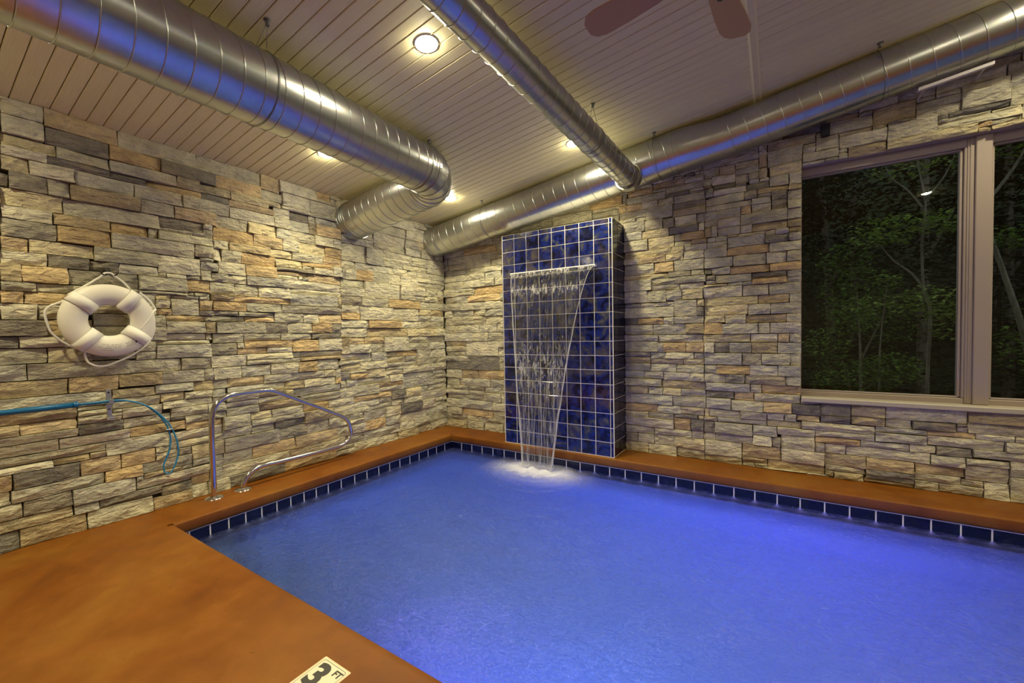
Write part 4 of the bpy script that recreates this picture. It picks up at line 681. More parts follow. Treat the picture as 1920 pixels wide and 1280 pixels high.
for q in me.polygons: q.use_smooth = True
o = link('foam', me, M['foam']); tag(o, 'white foam churned up where the waterfall lands in the pool', 'foam', kind='stuff')
# underwater lamps in the near and right pool walls
def pool_lamp(loc, aim, col, w, size=.16, lab=None, spread=180):
    L = root('pool_light', loc, lab, 'light', 'lamps set below the waterline in the pool walls')
    m = MB(); d = (Vector(aim)-Vector(loc)).normalized(); o_ = Vector(loc)
    m.lathe([(.0, .0), (.085, .0), (.10, .012), (.115, .012), (.118, -.03)], o_, d if abs(d.z) < .2 else (0, 1, 0), 28); m.build('lamp_body', M['bright_metal'], L)
    ld = bpy.data.lights.new('pool_lamp', 'AREA'); ld.shape = 'DISK'; ld.size = size; ld.energy = w; ld.color = col; ld.spread = math.radians(spread)
    lo = bpy.data.objects.new('pool_lamp', ld); COL.objects.link(lo); lo.location = o_+d*.03; lo.rotation_euler = d.to_track_quat('-Z', 'Y').to_euler()
VI, BL = (.27, .12, 1.0), (.10, .26, 1.0)
pool_lamp((1.9, YN+.03, -.62), (2.2, 0, -.66), VI, POOL_W*.95, lab='lamp under water in the pool wall nearest the corner steps')
pool_lamp((3.1, YN+.03, -.55), (1.4, 0, -1.0), BL, POOL_W*1.5, lab='lamp under water in the middle of the near pool wall', spread=140)
pool_lamp((4.6, YN+.03, -.35), (3.4, 0, -.55), VI, POOL_W*1.1, lab='lamp under water in the near pool wall towards the right end', spread=80)

# ------------------------------------------------------------------ round steel ducts
RD = .187
def duct_run(root_, A, B, r, seam0, pitch, name='pipe', seam='lock_seam', n=40):
    A, B = Vector(A), Vector(B); L = (B-A).length; D = (B-A)/L; k = max(2, int(L/.15))
    m = MB(); m.tube([A+D*L*i/k for i in range(k+1)], [r*(1+.0006*noise.noise(Vector((i*.7, r*9, A.x)))) for i in range(k+1)], n, cap=False); m.build(name, M['duct'], root_)
    # spiral lock seam
    if seam:
        u = D.orthogonal().normalized(); w = D.cross(u); m = MB(); turns = (L-.02)/pitch; N = int(turns*36); pts = []
        for i in range(N+1):
            a = 2*math.pi*i/36; pts.append(A+D*(.01+pitch*i/36)+(u*math.cos(a)+w*math.sin(a))*(r+.0008))
        m.tube(pts, .0030, 5, cap=True); m.build(seam, M['duct'], root_)
def ring(root_, C_, D, r, name='joint_collar', t=.006, w=.012):
    m = MB(); m.lathe([(r-.002, -w), (r+t, -w), (r+t, w), (r-.002, w)], C_, D, 40, smooth=False); m.build(name, M['duct'], root_)
def hanger(root_, top, C_, D, r, drop=.0):
    """wire from a ceiling eye down to a loop round the duct"""
    top, C_, D = Vector(top), Vector(C_), Vector(D).normalized(); m = MB()
    up = (Vector((0, 0, 1))-D*D.z).normalized(); side = D.cross(up)
    m.tube([C_+(side*math.cos(a)+up*math.sin(a))*(r+.004) for a in [2*math.pi*i/40 for i in range(40)]], .0022, 5, closed=True)
    q = C_+up*(r+.004)
    m.tube([top-Vector((0, 0, .012)), q+side*.5*r-up*.03*r*2], .0016, 5); m.tube([top-Vector((0, 0, .012)), q-side*.35*r-up*.02], .0016, 5)
    h = m.build('hanger_wire', M['wire'], root_)
    e = MB(); e.lathe([(.0, -.03), (.010, -.03), (.010, -.006), (.018, -.004), (.018, .012)], top, (0, 0, 1), 12, smooth=False); e.build('ceiling_anchor', M['wire'], h)
# left duct: out of the stone wall, gored elbow, then towards the camera
dl = root('round_duct', (.9, -2.5, 2.5), 'large round steel duct leaving the left wall through a ribbed elbow', 'duct', 'spiral steel ducts under the ceiling')
D1 = Vector((-.068, 1, .02)).normalized(); A1 = Vector((.906, -1, 2.584)); DS = Vector((1, 0, .141)).normalized(); ys = -1.07; S0 = Vector((XW-.03, ys, 2.464+.141*(XW-.03)))
Cn = A1+D1*((ys-A1.y)/D1.y); RB = .27
pe = Vector((Cn.x-RB, ys, 2.464+.141*(Cn.x-RB))); qe = Cn-D1*RB
zc_end = qe.z
duct_run(dl, S0, pe, RD, 0, .0)if False else duct_run(dl, S0, pe, RD, 0, .10)
duct_run(dl, qe, A1-D1*4.4, RD, 0, .103)
# elbow gores
ctr = Vector((pe.x, qe.y, 0)); NG = 5; rings = []
for i in range(NG+1):
    a = math.pi/2*i/NG; c = Vector((pe.x+RB*math.sin(a), ys-RB*(1-math.cos(a)), 0)); t = i/NG; c.z = pe.z+(qe.z-pe.z)*(t*t*(3-2*t))+.0
    d = (Vector((math.cos(a), -math.sin(a), 0))).normalized(); rings.append((c, d))
def circ(c, d, r, n=40):
    up = Vector((0, 0, 1)); s_ = d.cross(up).normalized(); return [c+(s_*math.cos(2*math.pi*j/n)+up*math.sin(2*math.pi*j/n))*r for j in range(n)]
for i in range(NG):
    m = MB(); a, c = circ(*rings[i], RD), circ(*rings[i+1], RD); m.add(a+c, [(j, (j+1) % 40, 40+(j+1) % 40, 40+j) for j in range(40)], smooth=True); m.build('elbow_gore', M['duct'], dl)
for i in range(NG+1): 
    m = MB(); m.tube(circ(*rings[i], RD+.001), .0042, 5, closed=True); m.build('gore_seam', M['duct'], dl)
ring(dl, pe, DS, RD); ring(dl, qe, D1, RD); ring(dl, qe-D1*.09, D1, RD+.001, w=.004)
ring(dl, S0+DS*.085, DS, RD, w=.004); ring(dl, S0+DS*.115, DS, RD, w=.004)
hanger(dl, (1.184, -2.684, zc(1.184)), A1-D1*1.66, D1, RD); hanger(dl, (.98, -1.31, zc(.98)), A1-D1*.33, D1, RD)
# duct along the back wall
db = root('round_duct', (3, .15, 2.9), 'long round steel duct running along the back wall above the pillar and window', 'duct', 'spiral steel ducts under the ceiling')
B0 = Vector((XW-.02, .150, 2.600-.138*(1+.02-XW))); BJ = Vector((2.64, .150, 2.600+.138*1.64)); B1 = Vector((2.98, .170, 2.859)); B2 = Vector((7.9, .170, B1.z+.163*4.92)); RB2 = .185; RB3 = .165
duct_run(db, B0, BJ, RB2, 0, .121); duct_run(db, B1, B2, RB3, 0, .121)
Db = (BJ-B0).normalized(); De = (B2-B1).normalized()
m = MB(); m.tube([BJ-Db*.03, BJ, BJ*.75+B1*.25, BJ*.3+B1*.7, B1, B1+De*.03], [RB2+.002, RB2+.002, RB2-.001, RB3+.006, RB3+.002, RB3+.002], 40, cap=False); m.build('adjustable_sleeve', M['duct'], db)
for x_ in (-.22, -.19, 2.60, 2.64, 3.00, 3.06):
    p_ = B0+Db*(x_-B0.x)/Db.x if x_ < 2.96 else B1+(B2-B1).normalized()*(x_-2.96); ring(db, p_, Db if x_ < 2.9 else De, RB2 if x_ < 2.9 else RB3, t=.005, w=.005)
for xx in (.53, 2.45, 3.97, 5.6):
    p_ = B0+Db*(xx-B0.x)/Db.x if xx < 2.96 else B1+(B2-B1).normalized()*(xx-2.96)/((B2-B1).normalized().x); hanger(db, (xx, .0, zc(xx)), p_, Db, RB2 if xx < 2.9 else RB3)
# slim branch duct
dm = root('round_duct', (2.2, -1.5, 2.7), 'slim round steel branch duct running out from the back duct between the downlights', 'duct', 'spiral steel ducts under the ceiling')
D3 = Vector((.059, 1, -.062)).normalized(); A3 = Vector((2.162, -1, 2.697)); RM = .10
E3 = A3+D3*(1.02); duct_run(dm, E3, A3-D3*3.4, RM, 0, .104, n=32); ring(dm, E3-D3*.02, D3, RM+.012, t=.008, w=.03, name='branch_collar')
hanger(dm, (2.187, -.798, zc(2.187)), A3+D3*.2, D3, RM); hanger(dm, (2.1, -3.3, zc(2.1)), A3-D3*2.3, D3, RM)

# ------------------------------------------------------------------ recessed downlights
CL = ['bright round downlight in the ceiling between the left duct and the slim duct', 'small round downlight half hidden behind the lower edge of the left duct', 'round downlight in the ceiling beside the ribbed duct elbow', 'round downlight showing beside the slim duct, near the back duct', 'downlight shining on the right end of the back duct', 'downlight over the middle of the pool, right of the batten', 'downlight near the far right end of the back wall', 'downlight over the far right end of the pool', 'downlight over the deck beside the left wall', 'downlight over the deck behind the depth marker', 'downlight over the deck to the right behind the camera', 'downlight over the deck farthest to the right']
for i, (x_, y_) in enumerate(CANS):
    z_ = zc(x_); t = root('downlight', (x_, y_, z_), CL[i], 'ceiling light', 'recessed downlights')
    nn = Vector((-SL, 0, 1)).normalized(); c_ = Vector((x_, y_, z_))
    m = MB(); m.lathe([(.060, -.001), (.062, -.005), (.068, -.004), (.070, .002)], c_, nn, 28); m.build('trim_ring', M['trim_white'], t)
    m = MB(); m.lathe([(.0001, -.024), (.020, -.022), (.040, -.016), (.053, -.008), (.060, -.002)], c_, nn, 24); m.build('lamp_face', M['lamp'], t)
    ld = bpy.data.lights.new('can', 'SPOT'); ld.energy = CAN_W; ld.color = CAN_COL; ld.spot_size = math.radians(128); ld.spot_blend = .65; ld.shadow_soft_size = .04
    lo = bpy.data.objects.new('can_light', ld); COL.objects.link(lo); lo.location = c_-nn*.04

# ------------------------------------------------------------------ ceiling fan (one blade reaches into view)
fan = root('ceiling_fan', (3.12, -1.87, 2.78), 'brown bladed ceiling fan hung above the pool', 'fan')
FC = Vector((3.12, -1.87, 2.78)); FZ = FC.z
m = MB(); m.lathe([(.0001, -.09), (.07, -.085), (.11, -.05), (.115, .03), (.08, .07), (.02, .08)], FC, (0, 0, 1), 28); m.build('motor_housing', M['blade_wood'], fan)
m = MB(); m.tube([FC+Vector((0, 0, .06)), Vector((FC.x, FC.y, zc(FC.x)-.01))], .012, 10); m.lathe([(.06, .0), (.05, -.05), (.015, -.06)], (FC.x, FC.y, zc(FC.x)), (0, 0, 1), 20); m.build('down_rod', M['blade_wood'], fan)
for k in range(4):
    a = math.radians(172.6+90*k); d = Vector((math.cos(a), math.sin(a), 0)); s_ = Vector((-d.y, d.x, 0)); vs = []
    prof = [(.15, .045), (.24, .058), (.38, .070), (.50, .074), (.55, .062), (.575, .03)]
    for zt_ in (.004, -.004):
        for q, w in prof:
            for sg in (-1, 1): vs.append(FC+d*q+s_*w*sg+Vector((0, 0, zt_-.02+w*sg*.2)))
    n_ = len(prof); fs = []
    for i in range(n_-1):
        fs += [(2*i, 2*i+1, 2*i+3, 2*i+2), (2*n_+2*i+1, 2*n_+2*i, 2*n_+2*i+2, 2*n_+2*i+3), (2*i, 2*i+2, 2*n_+2*i+2, 2*n_+2*i), (2*i+1, 2*n_+2*i+1, 2*n_+2*i+3, 2*i+3)]
    fs += [(0, 2*n_, 2*n_+1, 1), (2*n_-2, 2*n_-1, 4*n_-1, 4*n_-2)]
    m = MB(); m.add(vs, fs); bl = m.build('blade', M['blade_wood'], fan)
    m = MB(); m.tube([FC+d*.09+Vector((0, 0, -.02)), FC+d*.22+Vector((0, 0, -.028))], [.014, .022], 8); m.build('blade_arm', M['black'], bl)

# ------------------------------------------------------------------ stainless handrail
HX = -.255
hr = root('handrail', (HX, -2.4, 0), 'polished stainless steel pool handrail bent into a loop on the left coping', 'handrail')
path = [(-2.447, -.02), (-2.447, .25), (-2.447, .50), (-2.443, .60), (-2.428, .675), (-2.390, .733), (-2.320, .768), (-2.23, .776), (-2.08, .778), (-2.0, .770), (-1.94, .745), (-1.82, .685), (-1.60, .573), (-1.40, .468), (-1.32, .425), (-1.268, .375), (-1.238, .300), (-1.238, .232), (-1.27, .180), (-1.33, .148), (-1.42, .139), (-1.60, .139), (-1.80, .141), (-1.98, .146), (-2.07, .151), (-2.14, .140), (-2.195, .110), (-2.228, .065), (-2.240, .02), (-2.243, -.02)]
m = MB(); m.tube(catmull([(HX, y_, z_) for y_, z_ in path], 5), .0205, 16); m.build('rail', M['steel'], hr)
for y_ in (-2.447, -2.243):
    m = MB(); m.lathe([(.022, .016), (.030, .015), (.052, .008), (.060, .003), (.062, 0)], (HX, y_, 0), (0, 0, 1), 28); e_ = m.build('escutcheon', M['steel'], hr)

# ------------------------------------------------------------------ life ring
RXp = XW+.085; RC = Vector((RXp, -2.98, 1.346)); RMJ, RMN = .167, .067
lr = root('life_ring', (RXp, -2.98, 1.346), 'white ring buoy with rope and bands hanging from a hook on the left stone wall', 'life ring')
m = MB(); nu, nv = 72, 24; vs = []
for i in range(nu):
    a = 2*math.pi*i/nu
    for j in range(nv):
        q = 2*math.pi*j/nv; r = RMJ+RMN*math.cos(q); vs.append((RXp+.046*math.sin(q)*(1 if math.sin(q) > 0 else .9), RC.y+r*math.cos(a), RC.z+r*math.sin(a)*1.0))
m.add(vs, [(i*nv+j, ((i+1) % nu)*nv+j, ((i+1) % nu)*nv+(j+1) % nv, i*nv+(j+1) % nv) for i in range(nu) for j in range(nv)], smooth=True); body = m.build('ring_body', M['ring_white'], lr)
for sa in (140, 54, 228, 322):
    m = MB(); a0 = math.radians(sa); w = .034; vs = []; d = Vector((0, math.cos(a0), math.sin(a0))); s_ = Vector((0, -math.sin(a0), math.cos(a0)))
    for off in (-w, w):
        for j in range(25):
            q = 2*math.pi*j/24; rr_ = RMJ+(RMN+.003)*math.cos(q); base = math.sqrt(max(rr_*rr_-off*off, .0001))
            vs.append(Vector((RXp+.0495*math.sin(q), RC.y, RC.z))+d*base+s_*off)
    m.add(vs, [(j, j+1, 26+j, 25+j) for j in range(24)], smooth=True)
    st = m.build('band', M['band_white'], lr); mod = st.modifiers.new('thick', 'SOLIDIFY'); mod.thickness = .003
    m = MB()
    for off in (-w, w): m.tube([Vector((RXp+.051*math.sin(q), RC.y, RC.z))+d*math.sqrt(max((RMJ+(RMN+.0045)*math.cos(q))**2-off*off, .0001))+s_*off for q in [math.pi*j/14 for j in range(15)]], .0013, 4)
    m.build('band_edge', M['print_grey'], st)
RPX = XW+.075
def rope(pts, name='rope', r=.0062, x=RPX):
    m = MB(); P_ = catmull([(x+(p[2] if len(p) > 2 else 0), p[0], p[1]) for p in pts], 6); m.tube(P_, r, 8); return m.build(name, M['rope'], lr)
rope([(-2.87, 1.56), (-2.905, 1.605), (-2.945, 1.640), (-2.958, 1.653), (-2.975, 1.656), (-2.992, 1.650), (-3.01, 1.628), (-3.05, 1.592), (-3.093, 1.554), (-3.13, 1.525), (-3.16, 1.50)])
rope([(-3.17, 1.468), (-3.200, 1.450), (-3.240, 1.425), (-3.257, 1.400), (-3.259, 1.370), (-3.254, 1.333), (-3.239, 1.272), (-3.203, 1.222), (-3.165, 1.19), (-3.13, 1.168)])
rope([(-3.10, 1.15), (-3.097, 1.110), (-3.083, 1.076), (-3.048, 1.054), (-3.005, 1.052), (-2.96, 1.070), (-2.891, 1.104), (-2.835, 1.145), (-2.80, 1.180)])
rope([(-2.812, 1.165), (-2.775, 1.215), (-2.750, 1.285), (-2.748, 1.31), (-2.762, 1.36, .02), (-2.80, 1.30, .045), (-2.84, 1.285, .05)])
rope([(-2.835, 1.29, .05), (-2.796, 1.353, .05), (-2.760, 1.41, .03), (-2.740, 1.425, .0), (-2.748, 1.45), (-2.775, 1.495), (-2.82, 1.54)])
# safety print: thin grey lines of tiny lettering and a small dark mark
def arc_txt(r, a0, a1, name, h=.006):
    m = MB(); n = 26
    for i in range(n):
        if rrp.random() < .24: continue
        q0 = a0+(a1-a0)*i/n; q1 = q0+(a1-a0)/n*.72; vs = []
        for q_, rr_ in ((q0, r), (q1, r), (q1, r+h*rrp.uniform(.6, 1)), (q0, r+h*.8)):
            k = (rr_-RMJ)/RMN; vs.append((RXp+.046*math.sqrt(max(1-k*k, 0))+.0012, RC.y+rr_*math.cos(q_), RC.z+rr_*math.sin(q_)))
        m.add(vs, [(0, 1, 2, 3)])
    return m.build(name, M['print_grey'], body)
rrp = random.Random(9)
for r_, a0, a1 in ((.158, 250, 288), (.170, 248, 285), (.181, 247, 282), (.192, 252, 272), (.160, 292, 312), (.168, 292, 311), (.176, 292, 311), (.184, 292, 310)): arc_txt(r_, math.radians(a0), math.radians(a1), 'printed_line', .0042)
m = MB(); m.bbox((RXp+.040, -2.868, 1.200), (RXp+.0465, -2.860, 1.228), .001); m.build('dark_mark', M['black'], lr)
hk = root('wall_hook', (XW, -2.971, 1.66), 'black double prong hook on the stone wall holding up the life ring rope', 'hook')
m = MB(); m.lathe([(.0001, .03), (.012, .028), (.015, .018), (.013, 0)], (XW+.035, -2.971, 1.672), (1, 0, 0), 16); m.tube(catmull([(XW+.05, -2.971, 1.672), (XW+.07, -2.975, 1.650), (XW+.075, -2.99, 1.640), (XW+.085, -3.006, 1.646), (XW+.09, -3.012, 1.656)], 4), .004, 8); m.tube(catmull([(XW+.05, -2.971, 1.672), (XW+.07, -2.966, 1.650), (XW+.075, -2.95, 1.640), (XW+.085, -2.936, 1.648), (XW+.09, -2.932, 1.658)], 4), .004, 8)
m.tube([(XW-.03, -2.971, 1.672), (XW+.05, -2.971, 1.672)], .006, 8); m.build('hook_body', M['black'], hk)

# ------------------------------------------------------------------ rescue hook on a pole
BPX = XW+.07
ph = root('rescue_pole', (BPX, -3.2, .8), 'bright blue rescue pole with a bent double tube hook lying along the left stone wall', 'pole')
m = MB(); m.tube([(BPX, -5.1, .822), (BPX, -3.36, .818), (BPX, -3.16, .820)], .0165, 14); m.build('pole_tube', M['blue'], ph)
m = MB(); m.lathe([(.0170, 0), (.0195, .002), (.0195, .020), (.015, .024)], (BPX, -3.162, .820), (0, 1, 0), 18); m.build('end_cap', M['blue'], ph); m = MB(); m.lathe([(.0168, 0), (.018, .001), (.018, .007), (.0168, .008)], (BPX, -3.235, .8185), (0, 1, 0), 18); m.build('collar', M['blue'], ph)
A_ = [(-3.14, .821), (-3.05, .821), (-2.990, .822), (-2.942, .820), (-2.877, .799), (-2.799, .752), (-2.735, .681), (-2.686, .600), (-2.654, .504), (-2.643, .413), (-2.657, .335), (-2.682, .275), (-2.704, .256), (-2.724, .275), (-2.727, .325), (-2.705, .385), (-2.690, .430), (-2.683, .515), (-2.700, .600), (-2.750, .693), (-2.82, .768), (-2.89, .803), (-2.945, .812), (-3.05, .813), (-3.14, .815)]
m = MB(); m.tube(catmull([(BPX+(.006 if i < 13 else -.006), a_[0], a_[1]) for i, a_ in enumerate(A_)], 5), .0052, 8); m.build('hook_tube', M['blue_light'], ph)
m = MB(); m.bbox((BPX-.012, -2.712, .565), (BPX+.014, -2.668, .577), .003); m.build('tie', M['wire'], ph)
br = root('wall_bracket', (XW, -2.99, .8), 'narrow bright metal bracket screwed to the stone wall, holding the blue rescue hook', 'bracket')
m = MB(); m.bbox((XW+.028, -3.003, .690), (XW+.034, -2.977, .895), .002)
m.bbox((XW+.03, -3.002, .800), (BPX+.022, -2.979, .806), .002); m.bbox((BPX+.016, -3.002, .800), (BPX+.022, -2.979, .835), .002)
m.bbox((XW+.03, -3.002, .695), (BPX+.016, -2.979, .701), .002); m.bbox((BPX+.012, -3.002, .695), (BPX+.018, -2.979, .715), .002); m.build('bracket_plate', M['bright_metal'], br)
for z_ in (.875, .765):
    m = MB(); m.lathe([(.0001, .004), (.006, .003), (.007, 0)], (XW+.033, -2.99, z_), (1, 0, 0), 12); m.build('screw', M['black'], br)

# ------------------------------------------------------------------ depth marker set in the deck
dm_ = root('depth_marker', (2.0, -3.01, 0), 'cream square depth marker tile reading 3 FT set in the orange deck', 'sign')
X0_, X1_, Y0_, Y1_ = 1.926, 2.076, -3.088, -2.937
def rrect(x0, y0, x1, y1, r, n=5):
    out = []
    for cx_, cy_, a0 in ((x1-r, y1-r, 0), (x0+r, y1-r, 90), (x0+r, y0+r, 180), (x1-r, y0+r, 270)):
        for i in range(n+1):
            a = math.radians(a0+90*i/n); out.append((cx_+r*math.cos(a), cy_+r*math.sin(a)))
    return out
def plate(pts, z0, z1, name, mat, parent):
    m = MB(); n = len(pts); m.add([(x, y, z1) for x, y in pts]+[(x, y, z0) for x, y in pts], [tuple(range(n))]+[(i, n+i, n+(i+1) % n, (i+1) % n) for i in range(n)]); return m.build(name, M[mat], parent)
plate(rrect(X0_, Y0_, X1_, Y1_, .004), -.004, .0012, 'tile_edge', 'marker_edge', dm_)
plate(rrect(X0_+.006, Y0_+.006, X1_-.006, Y1_-.006, .012), 0, .0017, 'tile_face', 'marker_tile', dm_)
oo = rrect(X0_+.010, Y0_+.010, X1_-.010, Y1_-.010, .012); ii = rrect(X0_+.0115, Y0_+.0115, X1_-.0115, Y1_-.0115, .011); n = len(oo)
m = MB(); m.add([(x, y, .0021) for x, y in oo]+[(x, y, .0021) for x, y in ii], [(i, (i+1) % n, n+(i+1) % n, n+i) for i in range(n)]); m.build('border_line', M['ink'], dm_)
def letter(txt, size, x, y, name, sx=1, off=0):
    cu = bpy.data.curves.new(name, 'FONT'); cu.body = txt; cu.size = size; cu.extrude = .0004; cu.offset = off; cu.align_x = 'CENTER'; cu.align_y = 'CENTER'
    t = bpy.data.objects.new('tmp', cu); COL.objects.link(t); dg = bpy.context.evaluated_depsgraph_get(); me = bpy.data.meshes.new_from_object(t.evaluated_get(dg)); bpy.data.objects.remove(t)
    for v in me.vertices: v.co = Vector((v.co.x*sx+x, v.co.y+y, v.co.z+.0021))
    me.materials.clear(); return link(name, me, M['ink'], dm_)
letter('3', .128, X0_+.35*.15, Y0_+.51*.15, 'number', 1.1, .0052); letter('F', .034, X0_+.70*.15, Y0_+.78*.15, 'letter', 1.1, .0011); letter('T', .034, X0_+.83*.15, Y0_+.78*.15, 'letter', 1.1, .0011)

# ------------------------------------------------------------------ slanting strip under the back duct
ws = root('duct_bracket', (4.38, .25, 2.89), 'thin pale strip held at a slant under the right end of the back duct', 'strip')
m = MB(); a_, c_ = Vector((4.199, .155, 2.860)), Vector((4.558, .155, 2.9145)); n_ = Vector((0, 0, .010))
m.add([a_-n_, c_-n_, c_+n_, a_+n_]+[p+Vector((0, .03, 0)) for p in (a_-n_, c_-n_, c_+n_, a_+n_)], [(0, 1, 2, 3), (7, 6, 5, 4), (0, 4, 5, 1), (1, 5, 6, 2), (2, 6, 7, 3), (3, 7, 4, 0)]); m.build('strip_cover', M['white_strip'], ws)
for p_ in (a_*.9+c_*.1, a_*.1+c_*.9):
    m = MB(); m.bbox((p_.x-.008, .18, p_.z-.006), (p_.x+.008, YW+.01, p_.z+.006), .002); m.build('bracket_arm', M['sill'], ws)
wb_ = root('black_recess_block', (3.69, YW, 2.8), 'small black block painted as the darkness of a gap between the stones just under the back duct', 'opening')
m = MB(); m.bbox((3.668, YW-.03, 2.745), (3.726, YW+.03, 2.84), .003); m.build('dark_face', M['black'], wb_)  # solid block proud of the stones; its black paints a recess's darkness

# ================================================================== OUTSIDE: dusk woodland
m = MB(); N_ = 24
m.add([(-4+22*i/N_, .9+20*j/N_, -.6+.25*noise.noise(Vector((i*.5, j*.5, 0)))+.06*j+max(0, j-8)**1.6*.28) for j in range(N_+1) for i in range(N_+1)], [(j*(N_+1)+i, j*(N_+1)+i+1, (j+1)*(N_+1)+i+1, (j+1)*(N_+1)+i) for j in range(N_) for i in range(N_)], smooth=True)
o = m.build('ground', M['soil']); o['kind'] = 'structure'
def leaves(m, c, rad, n, size, rr, flat=.35):
    for _ in range(n):
        while True:
            d = Vector((rr.uniform(-1, 1), rr.uniform(-1, 1), rr.uniform(-1, 1)))
            if .25 < d.length < 1: break
        p = Vector(c)+Vector((d.x*rad[0], d.y*rad[1], d.z*rad[2])); s = size*rr.uniform(.6, 1.25)
        a = rr.uniform(0, 6.28); f = Vector((math.cos(a), math.sin(a), rr.uniform(-.6, .15))).normalized(); w = f.cross(Vector((rr.uniform(-flat, flat), rr.uniform(-flat, flat), 1))).normalized()
        u_ = w.cross(f)
        q = [p, p+f*s*.35+w*s*.26+u_*s*.05, p+f*s, p+f*s*.35-w*s*.26+u_*s*.05]
        m.add(q, [(0, 1, 2), (0, 2, 3)])
def tree(name, label, cat, stems, blobs, leafmat, size, seed, group):
    rr = random.Random(seed); base = stems[0][0][0]; t = root(name, base, label, cat, group)
    for i, (pts, r0) in enumerate(stems):
        P_ = catmull(pts, 5); n = len(P_); m = MB(); m.tube(P_, [r0*(1-.75*k/(n-1)) for k in range(n)], 7); m.build('trunk' if i == 0 else 'branch', M['bark'], t)
    m = MB()
    for c, rad, n in blobs: leaves(m, c, rad, n, size, rr)
    o = m.build('foliage', M[leafmat], t); o['kind'] = 'stuff'
G = 'trees outside the window'
# young tree in the middle of the first pane, pale forked trunk
tree('young_tree', 'young tree with a thin pale forked trunk outside the left window pane', 'tree',
     [([(5.16, 4.0, -.5), (5.13, 4.0, .5), (5.15, 4.0, 1.4), (5.08, 4.0, 1.75), (5.06, 4.0, 2.4), (5.09, 4.0, 2.9), (5.0, 4.0, 3.6), (5.05, 4.0, 4.4)], .024),
      ([(5.09, 4.0, 1.72), (4.95, 3.95, 1.95), (4.75, 3.9, 2.15), (4.6, 3.9, 2.4)], .018), ([(5.06, 4, 2.85), (4.9, 3.95, 3.1), (4.72, 3.9, 3.3), (4.62, 3.9, 3.6)], .014), ([(5.08, 4, 2.95), (5.25, 3.95, 3.2), (5.35, 3.9, 3.5)], .014), ([(5.06, 4, 3.4), (4.85, 3.9, 3.7), (4.8, 3.9, 4.0)], .01)],
     [((4.85, 3.8, 2.62), (.60, .4, .13), 300), ((4.6, 3.8, 2.45), (.35, .3, .10), 140), ((5.25, 3.8, 2.55), (.3, .3, .12), 130), ((4.95, 3.9, 3.55), (.55, .5, .28), 260), ((5.2, 3.9, 4.1), (.5, .5, .3), 200), ((5.0, 3.6, 1.55), (.5, .35, .22), 380), ((5.25, 3.6, 1.3), (.3, .3, .25), 200)], 'leaf_lit', .085, 1, G)
tree('sapling', 'slender sapling with a reddish stem low in the left window pane', 'tree',
     [([(4.55, 3.4, -.5), (4.53, 3.4, .6), (4.55, 3.4, 1.2), (4.60, 3.4, 1.75)], .016), ([(4.55, 3.4, 1.3), (4.42, 3.4, 1.55)], .007)],
     [((4.6, 3.4, 1.85), (.16, .15, .10), 60), ((4.35, 3.4, 1.55), (.2, .2, .12), 70)], 'leaf_lit', .08, 2, G)
tree('leaning_tree', 'leaning tree with a thick brown trunk seen through the right window pane', 'tree',
     [([(6.35, 4.4, -.4), (6.15, 4.4, 1.0), (5.95, 4.4, 1.9), (5.75, 4.4, 2.7), (5.55, 4.4, 3.6), (5.45, 4.4, 4.6)], .042), ([(5.72, 4.4, 2.8), (6.0, 4.3, 3.3), (6.2, 4.2, 3.9)], .025)],
     [((5.95, 4.0, 2.35), (.45, .4, .14), 200), ((5.8, 4.1, 3.7), (.7, .6, .4), 380), ((6.3, 3.9, 1.3), (.4, .5, .4), 330), ((5.95, 3.6, .95), (.35, .35, .4), 330)], 'leaf_green', .085, 3, G)
tree('round_bush', 'dense leafy bush filling the lower left corner of the left window pane', 'bush',
     [([(4.2, 3.0, -.5), (4.2, 3.0, .3), (4.1, 3.0, .8)], .03), ([(4.2, 3.0, .2), (4.5, 2.95, .7)], .02)],
     [((4.15, 2.9, .55), (.42, .35, .30), 1000), ((4.55, 2.9, .72), (.32, .3, .22), 600), ((3.95, 3.0, 1.0), (.28, .3, .25), 420), ((4.2, 3.1, 1.35), (.30, .3, .25), 420)], 'leaf_green', .062, 4, G)
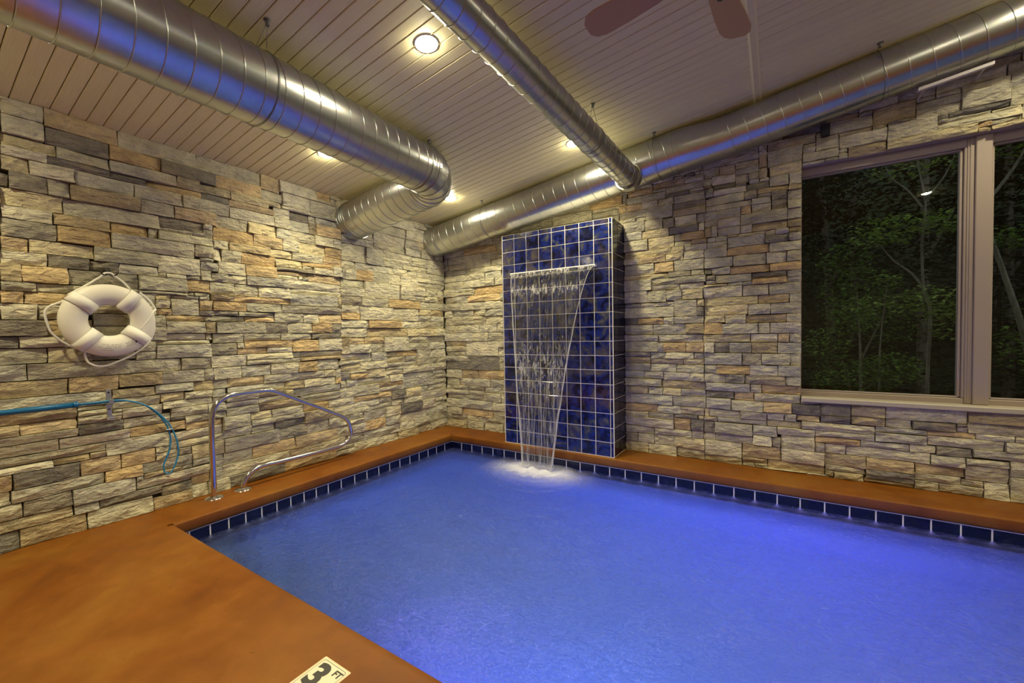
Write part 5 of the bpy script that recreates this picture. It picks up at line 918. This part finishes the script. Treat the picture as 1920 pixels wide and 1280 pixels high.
tree('tall_bush', 'dark leafy bush standing behind the young tree, left of its trunk', 'bush',
     [([(4.5, 4.6, -.5), (4.5, 4.6, .8), (4.45, 4.6, 1.8)], .03), ([(4.5, 4.6, .7), (4.8, 4.6, 1.5)], .02)],
     [((4.45, 4.5, 1.7), (.55, .4, .5), 900), ((4.3, 4.6, 2.3), (.4, .4, .3), 320), ((4.85, 4.7, 1.2), (.4, .4, .3), 300)], 'leaf_green', .075, 5, G)
tree('fern_clump', 'low clump of arching leaves at the bottom of the left pane under the forked trunk', 'bush',
     [([(5.2, 3.7, -.5), (5.2, 3.7, .1), (5.25, 3.7, .4)], .015), ([(5.2, 3.7, 0), (5.0, 3.65, .4)], .01)],
     [((5.2, 3.6, .25), (.45, .35, .22), 380)], 'leaf_shaded', .09, 6, G)
rt = random.Random(44)
BK = [(3.3, 6.2), (4.4, 7.0), (5.6, 6.4), (6.8, 6.9), (8.0, 6.3), (9.3, 7.2), (5.0, 9.2), (7.4, 9.5), (10.2, 9.0), (3.2, 9.6)]
BKL = ['dark tree outside the window, leftmost and nearest of the tall backdrop trees', 'dark broad tree behind the tall bush outside the left pane', 'dark tree right behind the young forked tree', 'dark tree behind the leaning trunk', 'dark tree beyond the right edge of the window', 'dark tree farthest right beyond the window', 'far dark tree between the backdrop trees in the left pane', 'far dark tree between the backdrop trees in the right pane', 'far dark tree at the right end of the woodland', 'far dark tree at the left end of the woodland']
for i, (x_, y_) in enumerate(BK):
    h = rt.uniform(5.5, 7.5); lean = rt.uniform(-.4, .4); bl = []
    for k in range(15):
        zz_ = .1+h*k/15; bl.append(((x_+lean*k/15+rt.uniform(-.5, .5), y_+rt.uniform(-.3, .3), zz_), (rt.uniform(.7, .95), .6, rt.uniform(.4, .6)), 420))
    tree('backdrop_tree', BKL[i], 'tree', [([(x_, y_, -.6), (x_+lean*.3, y_, h*.35), (x_+lean*.7, y_, h*.7), (x_+lean, y_, h)], .10), ([(x_+lean*.3, y_, h*.35), (x_+lean*.3+.5, y_-.2, h*.55)], .04)], bl, 'leaf_shaded', .14, 60+i, G)
